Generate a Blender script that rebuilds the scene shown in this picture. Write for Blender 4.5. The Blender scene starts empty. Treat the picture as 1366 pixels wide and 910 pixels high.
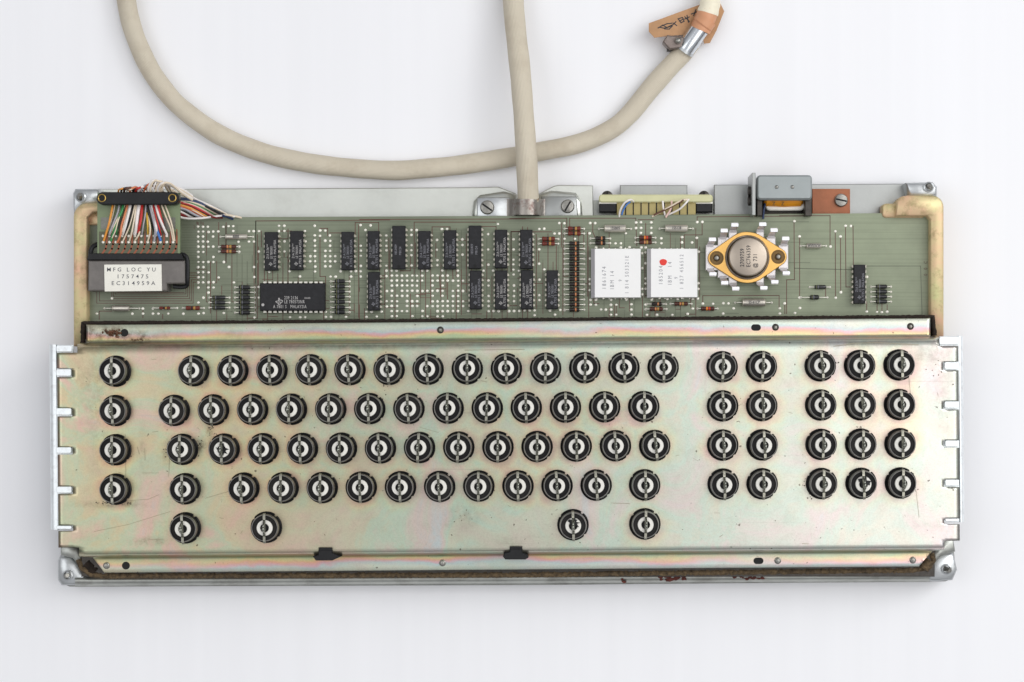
import bpy, bmesh, math, random
from math import sin, cos, pi, radians
random.seed(7)
C = bpy.context.scene.collection
S = 3.64e-4          # metres per unit (a unit is about a third of a millimetre)
H = 2600.0           # camera height above the key plate, in units
T = 100.0            # key plate height above the table, in units
CX, CY = 750.0, 520.0

# ---------------------------------------------------------------- camera, light
cd = bpy.data.cameras.new('camera'); cam = bpy.data.objects.new('camera', cd); C.objects.link(cam)
cam.location = (0, 0, (H + T) * S); cam.rotation_euler = (0, 0, 0)
cd.sensor_width = 36; cd.lens = 36 * H / 1366
cd.shift_x = (683 - CX) / 1366; cd.shift_y = (CY - 455) / 1366
cd.clip_start = 0.01; cd.clip_end = 20
bpy.context.scene.camera = cam
w = bpy.data.worlds.new('World'); bpy.context.scene.world = w; w.use_nodes = True
nt = w.node_tree; bg = nt.nodes['Background']
tc = nt.nodes.new('ShaderNodeTexCoord'); sx = nt.nodes.new('ShaderNodeSeparateXYZ'); cr = nt.nodes.new('ShaderNodeValToRGB')
nt.links.new(tc.outputs['Generated'], sx.inputs[0]); nt.links.new(sx.outputs['Z'], cr.inputs[0]); nt.links.new(cr.outputs[0], bg.inputs['Color'])
cr.color_ramp.elements[0].position = 0.0; cr.color_ramp.elements[0].color = (.10, .105, .115, 1)
cr.color_ramp.elements[1].position = 0.8; cr.color_ramp.elements[1].color = (.95, .96, 1, 1)
bg.inputs['Strength'].default_value = 0.60
def area(name, loc, size, power, col, aim=(0, 0, 0)):
    l = bpy.data.lights.new(name, 'AREA'); l.shape = 'SQUARE'; l.size = size; l.energy = power; l.color = col
    o = bpy.data.objects.new(name, l); C.objects.link(o); o.location = loc
    from mathutils import Vector
    o.rotation_euler = (Vector(loc) - Vector(aim)).to_track_quat('Z', 'Y').to_euler()
    return o
area('right_ceiling_softbox', (1.05, 0.25, 1.75), 1.9, 18.5, (1, .99, .975), (.1, 0, 0))
area('left_ceiling_softbox', (-1.25, 0.1, 1.7), 1.3, 7.5, (.97, .985, 1), (-.1, 0, 0))
area('side_softbox', (1.3, 0.7, 1.0), 0.8, 7.5, (.97, .985, 1))
vs = bpy.context.scene.view_settings
vs.view_transform = 'Standard'; vs.look = 'None'; vs.exposure = 0.0; vs.gamma = 1

# ---------------------------------------------------------------- helpers
def W(x, y, z, zr=None):
    k = (H - (z if zr is None else zr)) / H
    return ((x - CX) * k * S, (CY - y) * k * S, (z + T) * S)
def K(z): return (H - z) / H
def img(zr=None): return lambda x, y, z: W(x, y, z, zr)
def loc(x, y, z): return (x * S, y * S, z * S)

def srgb(r, g, b):
    f = lambda c: c / 12.92 if c <= .04045 else ((c + .055) / 1.055) ** 2.4
    return (f(r / 255), f(g / 255), f(b / 255))

class MB:
    def __init__(s, tf=loc):
        s.v = []; s.f = []; s.m = []; s.uv = {}; s.tf = tf
    def P(s, x, y, z): s.v.append(s.tf(x, y, z)); return len(s.v) - 1
    def F(s, idx, m=0, uv=None):
        s.f.append(tuple(idx)); s.m.append(m)
        if uv: s.uv[len(s.f) - 1] = uv
    def prism(s, pts, z0, z1, bev=0, m=0, bottom=True, mtop=None):
        n = len(pts); mt = m if mtop is None else mtop
        b = [s.P(x, y, z0) for x, y in pts]
        if bev:
            t = [s.P(x, y, z1 - bev) for x, y in pts]
            q = [s.P(x, y, z1) for x, y in offset(pts, bev)]
        else:
            t = q = [s.P(x, y, z1) for x, y in pts]
        for i in range(n):
            j = (i + 1) % n
            s.F((b[i], b[j], t[j], t[i]), m)
            if bev: s.F((t[i], t[j], q[j], q[i]), m)
        s.F(q, mt)
        if bottom: s.F(b[::-1], m)
    def box(s, x0, y0, x1, y1, z0, z1, bev=0, m=0, mtop=None):
        s.prism([(x0, y0), (x1, y0), (x1, y1), (x0, y1)], z0, z1, bev, m, True, mtop)
    def cyl(s, x, y, r, z0, z1, n=24, bev=0, m=0, mtop=None):
        s.prism([(x + r * cos(2 * pi * i / n), y + r * sin(2 * pi * i / n)) for i in range(n)], z0, z1, bev, m, True, mtop)
    def lathe(s, prof, n=40, cx=0, cy=0, mats=None, rf=None, close=False):
        rings = []
        for r, z in prof:
            rings.append([s.P(cx + (rf(2 * pi * i / n, r) if rf else r) * cos(2 * pi * i / n), cy + (rf(2 * pi * i / n, r) if rf else r) * sin(2 * pi * i / n), z) for i in range(n)])
        for k in range(len(rings) - 1):
            for i in range(n):
                j = (i + 1) % n
                s.F((rings[k][i], rings[k][j], rings[k + 1][j], rings[k + 1][i]), mats[k] if mats else 0)
        if close: s.F(rings[-1], mats[-1] if mats else 0); s.F(rings[0][::-1], 0)
    def xlathe(s, prof, n=14, cy=0, cz=0, mats=None):          # profile (x, r) about the x axis
        rings = [[s.P(x, cy + r * cos(2 * pi * i / n), cz + r * sin(2 * pi * i / n)) for i in range(n)] for x, r in prof]
        for k in range(len(rings) - 1):
            for i in range(n):
                j = (i + 1) % n
                s.F((rings[k][i], rings[k][j], rings[k + 1][j], rings[k + 1][i]), mats[k] if mats else 0)
        s.F(rings[-1], mats[-1] if mats else 0); s.F(rings[0][::-1], mats[0] if mats else 0)
    def tube(s, path, r, n=10, m=0, smooth=6, caps=True, rf=None):
        from mathutils import Vector
        p = [Vector(q) for q in path]
        if smooth and len(p) > 2: p = catmull(p, smooth)
        rings = []; L = 0; N = len(p); ref = None; Ls = []
        for i in range(N):
            d = (p[min(i + 1, N - 1)] - p[max(i - 1, 0)]).normalized()
            if ref is None:
                ref = Vector((0, 0, 1)) if abs(d.z) < .9 else Vector((1, 0, 0))
            a = d.cross(ref).normalized(); b = a.cross(d).normalized(); ref = b
            if i: L += (p[i] - p[i - 1]).length
            Ls.append(L)
            rr = r * (rf(i / (N - 1), L) if rf else 1)
            rings.append([s.P(*(p[i] + (a * cos(2 * pi * k / n) + b * sin(2 * pi * k / n)) * rr)) for k in range(n)])
        for i in range(N - 1):
            for k in range(n):
                l = (k + 1) % n
                s.F((rings[i][k], rings[i][l], rings[i + 1][l], rings[i + 1][k]), m,
                    [(k / n, Ls[i] / 100), ((k + 1) / n, Ls[i] / 100), ((k + 1) / n, Ls[i + 1] / 100), (k / n, Ls[i + 1] / 100)])
        if caps: s.F(rings[0][::-1], m); s.F(rings[-1], m)
    def ball(s, x, y, z, rx, ry, rz, nu=10, nv=6, m=0, top=False):
        prof = []
        a0 = 0 if top else -pi / 2
        rings = []
        for j in range(nv + 1):
            a = a0 + (pi / 2 - a0) * j / nv * .999
            rings.append([s.P(x + rx * cos(a) * cos(2 * pi * i / nu), y + ry * cos(a) * sin(2 * pi * i / nu), z + rz * sin(a)) for i in range(nu)])
        for k in range(nv):
            for i in range(nu):
                j = (i + 1) % nu
                s.F((rings[k][i], rings[k][j], rings[k + 1][j], rings[k + 1][i]), m)
        s.F(rings[-1], m)
    def strip(s, pts, wd, z, m=0, th=0):
        """flat ribbon along a polyline"""
        for (x0, y0), (x1, y1) in zip(pts[:-1], pts[1:]):
            L = math.hypot(x1 - x0, y1 - y0) or 1
            ex, ey = (x1 - x0) / L * wd / 2, (y1 - y0) / L * wd / 2
            nx, ny = -ey, ex
            q = [(x0 - ex + nx, y0 - ey + ny), (x1 + ex + nx, y1 + ey + ny), (x1 + ex - nx, y1 + ey - ny), (x0 - ex - nx, y0 - ey - ny)]
            s.F([s.P(a, b, z) for a, b in q], m)
    def mesh(s, name, mats, sharp=35, normals=True):
        me = bpy.data.meshes.new(name); me.from_pydata(s.v, [], s.f)
        for m in mats: me.materials.append(m)
        for p, mi in zip(me.polygons, s.m): p.material_index = mi
        if s.uv:
            ul = me.uv_layers.new(name='UVMap')
            for fi, uv in s.uv.items():
                p = me.polygons[fi]
                for li, c in zip(p.loop_indices, uv): ul.data[li].uv = c
        if normals:
            bm = bmesh.new(); bm.from_mesh(me); bmesh.ops.recalc_face_normals(bm, faces=bm.faces); bm.to_mesh(me); bm.free()
        me.shade_smooth(); me.set_sharp_from_angle(angle=radians(sharp))
        me.update()
        return me

def offset(pts, d):
    A = sum(pts[i][0] * pts[(i + 1) % len(pts)][1] - pts[(i + 1) % len(pts)][0] * pts[i][1] for i in range(len(pts)))
    sg = 1 if A > 0 else -1; n = len(pts); out = []
    for i in range(n):
        (ax, ay), (bx, by), (cx_, cy_) = pts[i - 1], pts[i], pts[(i + 1) % n]
        def nrm(x0, y0, x1, y1):
            L = math.hypot(x1 - x0, y1 - y0) or 1
            return (-(y1 - y0) / L * sg, (x1 - x0) / L * sg)
        n1 = nrm(ax, ay, bx, by); n2 = nrm(bx, by, cx_, cy_)
        mx, my = n1[0] + n2[0], n1[1] + n2[1]; L2 = mx * mx + my * my or 1
        k = min(2 / L2, 2.0)
        out.append((bx + mx * k * d, by + my * k * d))
    return out
def catmull(p, k):
    out = []
    for i in range(len(p) - 1):
        a = p[max(i - 1, 0)]; b = p[i]; c = p[i + 1]; d = p[min(i + 2, len(p) - 1)]
        for j in range(k):
            t = j / k
            out.append(.5 * ((2 * b) + (c - a) * t + (2 * a - 5 * b + 4 * c - d) * t * t + (3 * b - a - 3 * c + d) * t ** 3))
    out.append(p[-1]); return out
def rrect(x0, y0, x1, y1, r, n=5):
    out = []
    for cx_, cy_, a0 in ((x1 - r, y1 - r, 0), (x0 + r, y1 - r, 90), (x0 + r, y0 + r, 180), (x1 - r, y0 + r, 270)):
        for i in range(n + 1):
            a = radians(a0 + 90 * i / n); out.append((cx_ + r * cos(a), cy_ + r * sin(a)))
    return out

def ob(name, me, parent=None, at=None, rz=0, label=None, cat=None, kind=None, group=None):
    o = bpy.data.objects.new(name, me); C.objects.link(o)
    if parent: o.parent = parent
    if at: o.location = at
    if rz: o.rotation_euler = (0, 0, rz)
    if label: o['label'] = label
    if cat: o['category'] = cat
    if kind: o['kind'] = kind
    if group: o['group'] = group
    return o

# ---------------------------------------------------------------- materials
def mat(name, col, rough=.5, metal=0, var=0.0, vscale=60, bump=0.0, bscale=400, spec=.5, col2=None, dirt=0.0, dscale=90, dcol=(.03, .02, .012), coat=0, aniso=0, rvar=0):
    m = bpy.data.materials.new(name); m.use_nodes = True; t = m.node_tree; b = t.nodes['Principled BSDF']
    N = lambda k: t.nodes.new(k)
    b.inputs['Roughness'].default_value = rough; b.inputs['Metallic'].default_value = metal
    b.inputs['Specular IOR Level'].default_value = spec
    if coat: b.inputs['Coat Weight'].default_value = coat
    tcn = N('ShaderNodeTexCoord'); src = tcn.outputs['Object']
    c = (*col, 1)
    b.inputs['Base Color'].default_value = c
    out = None
    if var or col2:
        nz = N('ShaderNodeTexNoise'); nz.inputs['Scale'].default_value = vscale; nz.inputs['Detail'].default_value = 6; nz.inputs['Roughness'].default_value = .65
        t.links.new(src, nz.inputs['Vector'])
        r = N('ShaderNodeValToRGB'); r.color_ramp.elements[0].position = .3; r.color_ramp.elements[1].position = .7
        r.color_ramp.elements[0].color = tuple(x * (1 - var) for x in col) + (1,)
        r.color_ramp.elements[1].color = ((*col2, 1) if col2 else tuple(min(1, x * (1 + var)) for x in col) + (1,))
        t.links.new(nz.outputs['Fac'], r.inputs[0]); out = r.outputs[0]
        if rvar:
            mr = N('ShaderNodeMapRange'); mr.inputs[3].default_value = max(.03, rough - rvar); mr.inputs[4].default_value = rough + rvar
            t.links.new(nz.outputs['Fac'], mr.inputs[0]); t.links.new(mr.outputs[0], b.inputs['Roughness'])
    if dirt:
        n2 = N('ShaderNodeTexNoise'); n2.inputs['Scale'].default_value = dscale; n2.inputs['Detail'].default_value = 8; n2.inputs['Roughness'].default_value = .7
        t.links.new(src, n2.inputs['Vector'])
        r2 = N('ShaderNodeValToRGB'); r2.color_ramp.elements[0].position = .5; r2.color_ramp.elements[1].position = .72
        r2.color_ramp.elements[0].color = (0, 0, 0, 1); r2.color_ramp.elements[1].color = (dirt, dirt, dirt, 1)
        t.links.new(n2.outputs['Fac'], r2.inputs[0])
        mx = N('ShaderNodeMix'); mx.data_type = 'RGBA'; t.links.new(r2.outputs[0], mx.inputs[0])
        if out: t.links.new(out, mx.inputs[6])
        else: mx.inputs[6].default_value = c
        mx.inputs[7].default_value = (*dcol, 1); out = mx.outputs[2]
    if out: t.links.new(out, b.inputs['Base Color'])
    if bump:
        n3 = N('ShaderNodeTexNoise'); n3.inputs['Scale'].default_value = bscale; n3.inputs['Detail'].default_value = 4
        t.links.new(src, n3.inputs['Vector'])
        bp = N('ShaderNodeBump'); bp.inputs['Strength'].default_value = bump; bp.inputs['Distance'].default_value = .0006
        t.links.new(n3.outputs['Fac'], bp.inputs['Height']); t.links.new(bp.outputs[0], b.inputs['Normal'])
    return m

def plate_material():
    m = bpy.data.materials.new('chromate_plated_steel'); m.use_nodes = True; t = m.node_tree; b = t.nodes['Principled BSDF']
    N = t.nodes.new; Lk = t.links.new
    tcn = N('ShaderNodeTexCoord'); src = tcn.outputs['Object']
    def noise(sc, det=5, rg=.6, dist=0, off=None):
        n = N('ShaderNodeTexNoise'); n.inputs['Scale'].default_value = sc; n.inputs['Detail'].default_value = det
        n.inputs['Roughness'].default_value = rg; n.inputs['Distortion'].default_value = dist
        if off:
            mp = N('ShaderNodeMapping'); mp.inputs['Location'].default_value = off[:3]
            if len(off) > 3: mp.inputs['Scale'].default_value = off[3:6]
            Lk(src, mp.inputs[0]); Lk(mp.outputs[0], n.inputs['Vector'])
        else: Lk(src, n.inputs['Vector'])
        return n.outputs['Fac']
    def ramp(inp, stops):
        r = N('ShaderNodeValToRGB'); e = r.color_ramp.elements
        while len(e) < len(stops): e.new(.5)
        for k, (p, c) in enumerate(stops): e[k].position = p; e[k].color = (*c, 1)
        Lk(inp, r.inputs[0]); return r.outputs[0]
    def mix(f, a, c, mode='MIX'):
        x = N('ShaderNodeMix'); x.data_type = 'RGBA'; x.blend_type = mode
        for k, q in ((0, f), (6, a), (7, c)):
            if hasattr(q, 'is_output'): Lk(q, x.inputs[k])
            else: x.inputs[k].default_value = q if k == 0 else (*q, 1)
        return x.outputs[2]
    def mathn(op, a, c, d=None):
        x = N('ShaderNodeMath'); x.operation = op
        for k, q in ((0, a), (1, c)) + (((2, d),) if d is not None else ()):
            if hasattr(q, 'is_output'): Lk(q, x.inputs[k])
            else: x.inputs[k].default_value = q
        return x.outputs[0]
    # interference tints of the passivation, in broad cloudy patches
    tint = ramp(noise(25, 6, .6, .8), [(.30, srgb(216, 162, 150)), (.39, srgb(206, 180, 148)), (.45, srgb(200, 192, 152)), (.51, srgb(170, 202, 172)), (.56, srgb(200, 190, 168)), (.62, srgb(222, 174, 172)), (.71, srgb(180, 190, 208))])
    sep = N('ShaderNodeSeparateXYZ'); Lk(src, sep.inputs[0])
    wv = N('ShaderNodeMapRange'); wv.inputs[1].default_value = -.25; wv.inputs[2].default_value = .16; Lk(sep.outputs['X'], wv.inputs[0])
    base = ramp(wv.outputs[0], [(0, srgb(186, 158, 118)), (.22, srgb(198, 180, 148)), (.5, srgb(193, 202, 190)), (1, srgb(222, 218, 215))])  # tan patina at left; paler right end paints in the brighter light there
    tf_ = N('ShaderNodeMapRange'); tf_.inputs[1].default_value = -.24; tf_.inputs[2].default_value = .2; tf_.inputs[3].default_value = .52; tf_.inputs[4].default_value = .30; Lk(sep.outputs['X'], tf_.inputs[0])
    col = mix(tf_.outputs[0], base, tint)
    col = mix(mathn('MULTIPLY', noise(30, 4, .6, .3, (3, 1, 0)), .22), col, srgb(196, 214, 204))
    # rings of colour round each switch opening
    at = N('ShaderNodeAttribute'); at.attribute_name = 'near'
    nn = mathn('MULTIPLY', mathn('SUBTRACT', noise(70, 3), .5), 1.1)
    dn = mathn('ADD', at.outputs['Fac'], nn)
    halo = ramp(dn, [(.0, srgb(190, 120, 95)), (.14, srgb(222, 168, 120)), (.3, srgb(226, 214, 150)), (.5, srgb(190, 218, 170)), (.8, srgb(190, 214, 205))])
    hf = ramp(dn, [(.0, (.40,) * 3), (.25, (.32,) * 3), (.6, (.14,) * 3), (1, (0, 0, 0))])
    hm = ramp(noise(22, 3, .6, 0, (2, 9, 4)), [(.36, (.1,) * 3), (.66, (1, 1, 1))])
    hf = mathn('MULTIPLY', hf, hm)
    col = mix(hf, col, halo)
    fo = N('ShaderNodeAttribute'); fo.attribute_name = 'fold'
    fn = mathn('ADD', fo.outputs['Fac'], mathn('MULTIPLY', mathn('SUBTRACT', noise(26, 4, .6, .5, (4, 4, 9, 1, 2.5, 1)), .5), 1.5))
    band = ramp(fn, [(.0, srgb(205, 212, 196)), (.3, srgb(178, 196, 200)), (.46, srgb(214, 160, 176)), (.62, srgb(226, 160, 130)), (.8, srgb(218, 196, 130)), (1, srgb(170, 190, 140))])
    fm = N('ShaderNodeMath'); fm.operation = 'GREATER_THAN'; fm.inputs[1].default_value = -.5; Lk(fo.outputs['Fac'], fm.inputs[0])
    col = mix(mathn('MULTIPLY', fm.outputs[0], ramp(noise(12, 3, .6, 0, (8, 1, 1)), [(.35, (.2,) * 3), (.6, (.72,) * 3)])), col, band)
    # fine grain, specks and grime
    col = mix(mathn('MULTIPLY', ramp(noise(1500, 2, .8), [(.42, (0, 0, 0)), (.66, (1, 1, 1))]), .16), col, srgb(132, 122, 104))
    col = mix(mathn('MULTIPLY', ramp(noise(110, 5, .7, 1.5, (5, 5, 5)), [(.5, (0, 0, 0)), (.7, (1, 1, 1))]), .12), col, srgb(140, 128, 108))
    gr = N('ShaderNodeAttribute'); gr.attribute_name = 'grime'
    gn = ramp(noise(260, 8, .75), [(.42, (0, 0, 0)), (.62, (1, 1, 1))])
    gg = mathn('MULTIPLY', gr.outputs['Fac'], mathn('MULTIPLY_ADD', gn, .8, .25))
    col = mix(gg, col, srgb(88, 70, 52))
    sp = ramp(noise(420, 2, .5, 0, (7, 2, 1)), [(.73, (0, 0, 0)), (.755, (1, 1, 1))])
    col = mix(mathn('MULTIPLY', sp, .75), col, srgb(80, 66, 55))
    scr = ramp(noise(9, 3, .5, 0, (1, 5, 0, 1, 120, 1)), [(.70, (0, 0, 0)), (.73, (1, 1, 1))])
    col = mix(mathn('MULTIPLY', scr, .18), col, srgb(120, 112, 100))
    Lk(col, b.inputs['Base Color'])
    b.inputs['Metallic'].default_value = .88
    rr = N('ShaderNodeMapRange'); rr.inputs[3].default_value = .24; rr.inputs[4].default_value = .44; Lk(noise(40, 6), rr.inputs[0])
    Lk(rr.outputs[0], b.inputs['Roughness'])
    bp = N('ShaderNodeBump'); bp.inputs['Strength'].default_value = .35; bp.inputs['Distance'].default_value = .0004
    Lk(noise(26, 8, .55), bp.inputs['Height']); Lk(bp.outputs[0], b.inputs['Normal'])
    return m

PLATE = plate_material()
STEEL = mat('bright_zinc_steel', srgb(200, 203, 204), .34, .85, .10, 60, .15, 300, dirt=.25, dscale=120, dcol=srgb(110, 105, 95), rvar=.1)
ALU = mat('dull_aluminium', srgb(208, 210, 203), .36, .85, .05, 40, .06, 900, dirt=.15, dscale=60, dcol=srgb(150, 145, 130), rvar=.08)
ALUG = mat('grey_aluminium', srgb(164, 166, 164), .4, .8, .08, 50, .06, 900, rvar=.08)
PAN = mat('galvanised_pan', srgb(176, 178, 172), .38, .75, .18, 45, .2, 200, dirt=.5, dscale=70, dcol=srgb(85, 75, 62), rvar=.1)
BRIGHT = mat('white_bracket_paint', srgb(238, 243, 245), .3, .35, .06, 60, .08, 300, dirt=.35, dscale=260, dcol=srgb(140, 135, 128))
YCHROM = mat('yellow_chromate', srgb(204, 202, 146), .42, .35, .02, 62, .1, 250, col2=srgb(228, 182, 152), dirt=.6, dscale=190, dcol=srgb(120, 108, 62), rvar=.1)
BLACKP = mat('black_phenolic', (.010, .010, .011), .4, 0, .3, 200, .08, 700, spec=.3)
GREYP = mat('dusty_dark_grey_plastic', (.15, .136, .125), .5, 0, .3, 70, .15, 500)
RIM = mat('worn_black_rim', (.21, .20, .19), .3, 0, .3, 300)
WHITEP = mat('ivory_plastic', srgb(242, 239, 230), .4, 0, .05, 300)
HOLE = mat('dark_cavity', (.006, .006, .006), .8)
SPRINGE = mat('strip_end_glint', srgb(204, 204, 192), .25, .8, .25, 350, .2, 500)  # paler colour paints the white glint on the strip ends
SPRING = mat('tinned_steel_strip', srgb(132, 134, 124), .28, .9, .2, 350, .2, 500, rvar=.1)
SOLDER = mat('solder', srgb(240, 236, 224), .36, .25, .12, 900, .15, 900)
COPPER = mat('masked_trace', srgb(92, 58, 46), .5, 0, .2, 100)
COPPER2 = mat('faint_trace', srgb(98, 104, 84), .5, 0, .1, 100)
PINM = mat('tinned_pin', srgb(206, 200, 186), .4, .6, .15, 600)
CHIP = mat('chip_epoxy', (.017, .017, .019), .55, 0, .3, 400, .15, 900, spec=.28)
CHIPINK = mat('chip_print', srgb(128, 128, 134), .6)
CHIPINK2 = mat('bright_chip_print', srgb(175, 172, 170), .6)
INK = mat('black_ink', (.03, .03, .035), .6)
FADED = mat('faded_ink', srgb(134, 134, 140), .6)
LINK = mat('label_print', srgb(88, 88, 96), .6)
LABELP = mat('label_paper', srgb(236, 233, 222), .6, 0, .03, 200, .05, 500)
CERAM = mat('white_ceramic', srgb(238, 237, 235), .45, 0, .015, 150)
CERAMS = mat('ceramic_edge', srgb(190, 188, 190), .4, 0, .05, 150)
RED = mat('red_paint', srgb(226, 52, 38), .35)
GOLD = mat('gold_flange', srgb(220, 174, 100), .3, .8, .05, 60, .04, 300, rvar=.06)
CAN = mat('nickel_can', srgb(178, 166, 152), .34, .7, .06, 90, .04, 500, rvar=.06)
SINK = mat('heatsink_aluminium', srgb(214, 210, 210), .32, .6, .04, 90, .05, 600)
SINKT = mat('fin_tip_reflection', srgb(240, 240, 244), .3, .4)  # near-white colour paints the bright reflection on the fin tips
FOAM = mat('brown_foam_gasket', srgb(74, 60, 44), .95, 0, .55, 600, .9, 900, col2=srgb(122, 102, 74), dirt=.8, dscale=60, dcol=srgb(52, 44, 36))
FOAMD = mat('dark_foam_gasket', srgb(38, 28, 20), .95, 0, .5, 500, .9, 900)
BRASS = mat('brass', srgb(190, 160, 90), .3, .9)
SCREW = mat('dull_screw', srgb(150, 148, 142), .36, .85, .2, 500, .2, 600)
DARKM = mat('oxidised_steel', srgb(70, 66, 62), .4, .7, .3, 400)
PHEN = mat('brown_phenolic_board', srgb(158, 92, 52), .45, 0, .08, 150, .08, 500, col2=srgb(172, 100, 62))
CREAMB = mat('cream_terminal_plastic', srgb(206, 204, 160), .45, 0, .06, 90, .08, 300)
CREAMD = mat('ochre_terminal_plastic', srgb(170, 155, 100), .5, 0, .12, 90, .1, 300)
ORANGE = mat('orange_coil', srgb(228, 150, 30), .3, 0, .12, 120)
RUST = mat('rusty_steel', srgb(158, 152, 145), .4, .8, .1, 200, .3, 400, dirt=1, dscale=210, dcol=srgb(92, 45, 35))
TAPE = mat('tan_tape', srgb(208, 150, 112), .55, 0, .06, 90, .1, 200)
KRAFT = mat('kraft_paper', srgb(182, 140, 102), .8, 0, .14, 90, .6, 90, dirt=.4, dscale=60, dcol=srgb(130, 92, 62))
CREAMW = mat('cream_tape', srgb(236, 228, 204), .5, 0, .04, 90, .15, 150)
CHROME = mat('bright_clamp', srgb(214, 218, 222), .2, .95, .05, 90)
OXID = mat('dark_tinned_solder', srgb(120, 120, 112), .35, .6, .2, 400)
def wire_mat(n, c): return mat('wire_' + n, srgb(*c), .38, 0, .05, 300)
WM = {k: wire_mat(k, c) for k, c in dict(orange=(228, 152, 60), cream=(228, 212, 188), green=(60, 140, 80), salmon=(214, 128, 86), white=(236, 230, 226), black=(28, 26, 26),
      grey=(168, 166, 172), red=(196, 44, 40), blue=(78, 128, 200), navy=(44, 60, 96), pink=(226, 190, 180), maroon=(120, 30, 30), brown=(96, 60, 44), yellow=(222, 178, 70), rust=(208, 96, 50)).items()}

def pcb_material():
    m = mat('green_circuit_board', srgb(124, 132, 110), .36, 0, .08, 14, .04, 700, col2=srgb(148, 158, 132), spec=.4)
    t = m.node_tree; b = t.nodes['Principled BSDF']; old = b.inputs['Base Color'].links[0].from_socket
    tcn = t.nodes.new('ShaderNodeTexCoord'); mp = t.nodes.new('ShaderNodeMapping'); mp.inputs['Scale'].default_value = (6, 900, 1)
    nz = t.nodes.new('ShaderNodeTexNoise'); nz.inputs['Scale'].default_value = 1; nz.inputs['Detail'].default_value = 2
    t.links.new(tcn.outputs['Object'], mp.inputs[0]); t.links.new(mp.outputs[0], nz.inputs['Vector'])
    r = t.nodes.new('ShaderNodeValToRGB'); r.color_ramp.elements[0].position = .5; r.color_ramp.elements[1].position = .62
    r.color_ramp.elements[1].color = (.22, .22, .22, 1); r.color_ramp.elements[0].color = (0, 0, 0, 1)
    t.links.new(nz.outputs['Fac'], r.inputs[0])
    mx = t.nodes.new('ShaderNodeMix'); mx.data_type = 'RGBA'; t.links.new(r.outputs[0], mx.inputs[0]); t.links.new(old, mx.inputs[6]); mx.inputs[7].default_value = (*srgb(92, 100, 78), 1)
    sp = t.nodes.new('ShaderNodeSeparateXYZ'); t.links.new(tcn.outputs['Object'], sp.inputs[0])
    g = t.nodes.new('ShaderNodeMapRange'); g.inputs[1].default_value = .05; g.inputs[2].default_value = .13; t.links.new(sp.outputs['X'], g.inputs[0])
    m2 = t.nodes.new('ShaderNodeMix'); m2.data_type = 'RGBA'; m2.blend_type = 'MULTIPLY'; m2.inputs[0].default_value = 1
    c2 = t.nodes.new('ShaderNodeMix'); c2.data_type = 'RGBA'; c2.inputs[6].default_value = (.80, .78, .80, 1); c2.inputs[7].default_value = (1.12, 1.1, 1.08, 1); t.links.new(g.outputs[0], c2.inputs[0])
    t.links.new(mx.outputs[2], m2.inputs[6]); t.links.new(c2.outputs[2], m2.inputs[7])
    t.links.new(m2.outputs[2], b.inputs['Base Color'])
    return m
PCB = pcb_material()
CARD = mat('paddle_card_laminate', srgb(120, 134, 100), .4, 0, .08, 60, .04, 500)

def cable_material():
    m = mat('ribbed_beige_sheath', srgb(207, 197, 177), .55, 0, .05, 25, 0, 0, dirt=.35, dscale=40, dcol=srgb(160, 142, 116))
    t = m.node_tree; b = t.nodes['Principled BSDF']
    uv = t.nodes.new('ShaderNodeUVMap'); uv.uv_map = 'UVMap'; mp = t.nodes.new('ShaderNodeMapping'); mp.inputs['Scale'].default_value = (44 * 2 * pi / 20, 0, 0)
    wv = t.nodes.new('ShaderNodeTexWave'); wv.inputs['Scale'].default_value = 1.0; wv.bands_direction = 'X'
    t.links.new(uv.outputs[0], mp.inputs[0]); mp.inputs['Scale'].default_value = (14, 0, 0); t.links.new(mp.outputs[0], wv.inputs['Vector'])
    bp = t.nodes.new('ShaderNodeBump'); bp.inputs['Strength'].default_value = .38; bp.inputs['Distance'].default_value = .0004
    t.links.new(wv.outputs['Fac'], bp.inputs['Height']); t.links.new(bp.outputs[0], b.inputs['Normal'])
    return m
CABLE = cable_material()

# ---------------------------------------------------------------- table
def table_material():
    m = mat('white_table_covering', srgb(233, 234, 238), .55, 0, 0, 5, 0)
    t = m.node_tree; b = t.nodes['Principled BSDF']
    tcn = t.nodes.new('ShaderNodeTexCoord'); mp = t.nodes.new('ShaderNodeMapping'); mp.inputs['Scale'].default_value = (95, 1.2, 1)
    nz = t.nodes.new('ShaderNodeTexNoise'); nz.inputs['Scale'].default_value = 1; nz.inputs['Detail'].default_value = 3
    t.links.new(tcn.outputs['Object'], mp.inputs[0]); t.links.new(mp.outputs[0], nz.inputs['Vector'])
    r = t.nodes.new('ShaderNodeValToRGB'); r.color_ramp.elements[0].position = .35; r.color_ramp.elements[1].position = .65
    r.color_ramp.elements[0].color = (*srgb(239, 239, 241), 1); r.color_ramp.elements[1].color = (*srgb(241, 241, 243), 1)
    t.links.new(nz.outputs['Fac'], r.inputs[0]); t.links.new(r.outputs[0], b.inputs['Base Color'])
    n2 = t.nodes.new('ShaderNodeTexNoise'); n2.inputs['Scale'].default_value = 600; n2.inputs['Detail'].default_value = 4
    ad = t.nodes.new('ShaderNodeMath'); ad.operation = 'ADD'; t.links.new(nz.outputs['Fac'], ad.inputs[0]); t.links.new(n2.outputs['Fac'], ad.inputs[1])
    bp = t.nodes.new('ShaderNodeBump'); bp.inputs['Strength'].default_value = .1; bp.inputs['Distance'].default_value = .0003
    t.links.new(ad.outputs[0], bp.inputs['Height']); t.links.new(bp.outputs[0], b.inputs['Normal'])
    return m
b = MB(lambda x, y, z: (x, y, z)); b.prism([(-3, -3), (3, -3), (3, 3), (-3, 3)], -.03, 0)
ob('table', b.mesh('table', [table_material()]), kind='structure')

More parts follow.
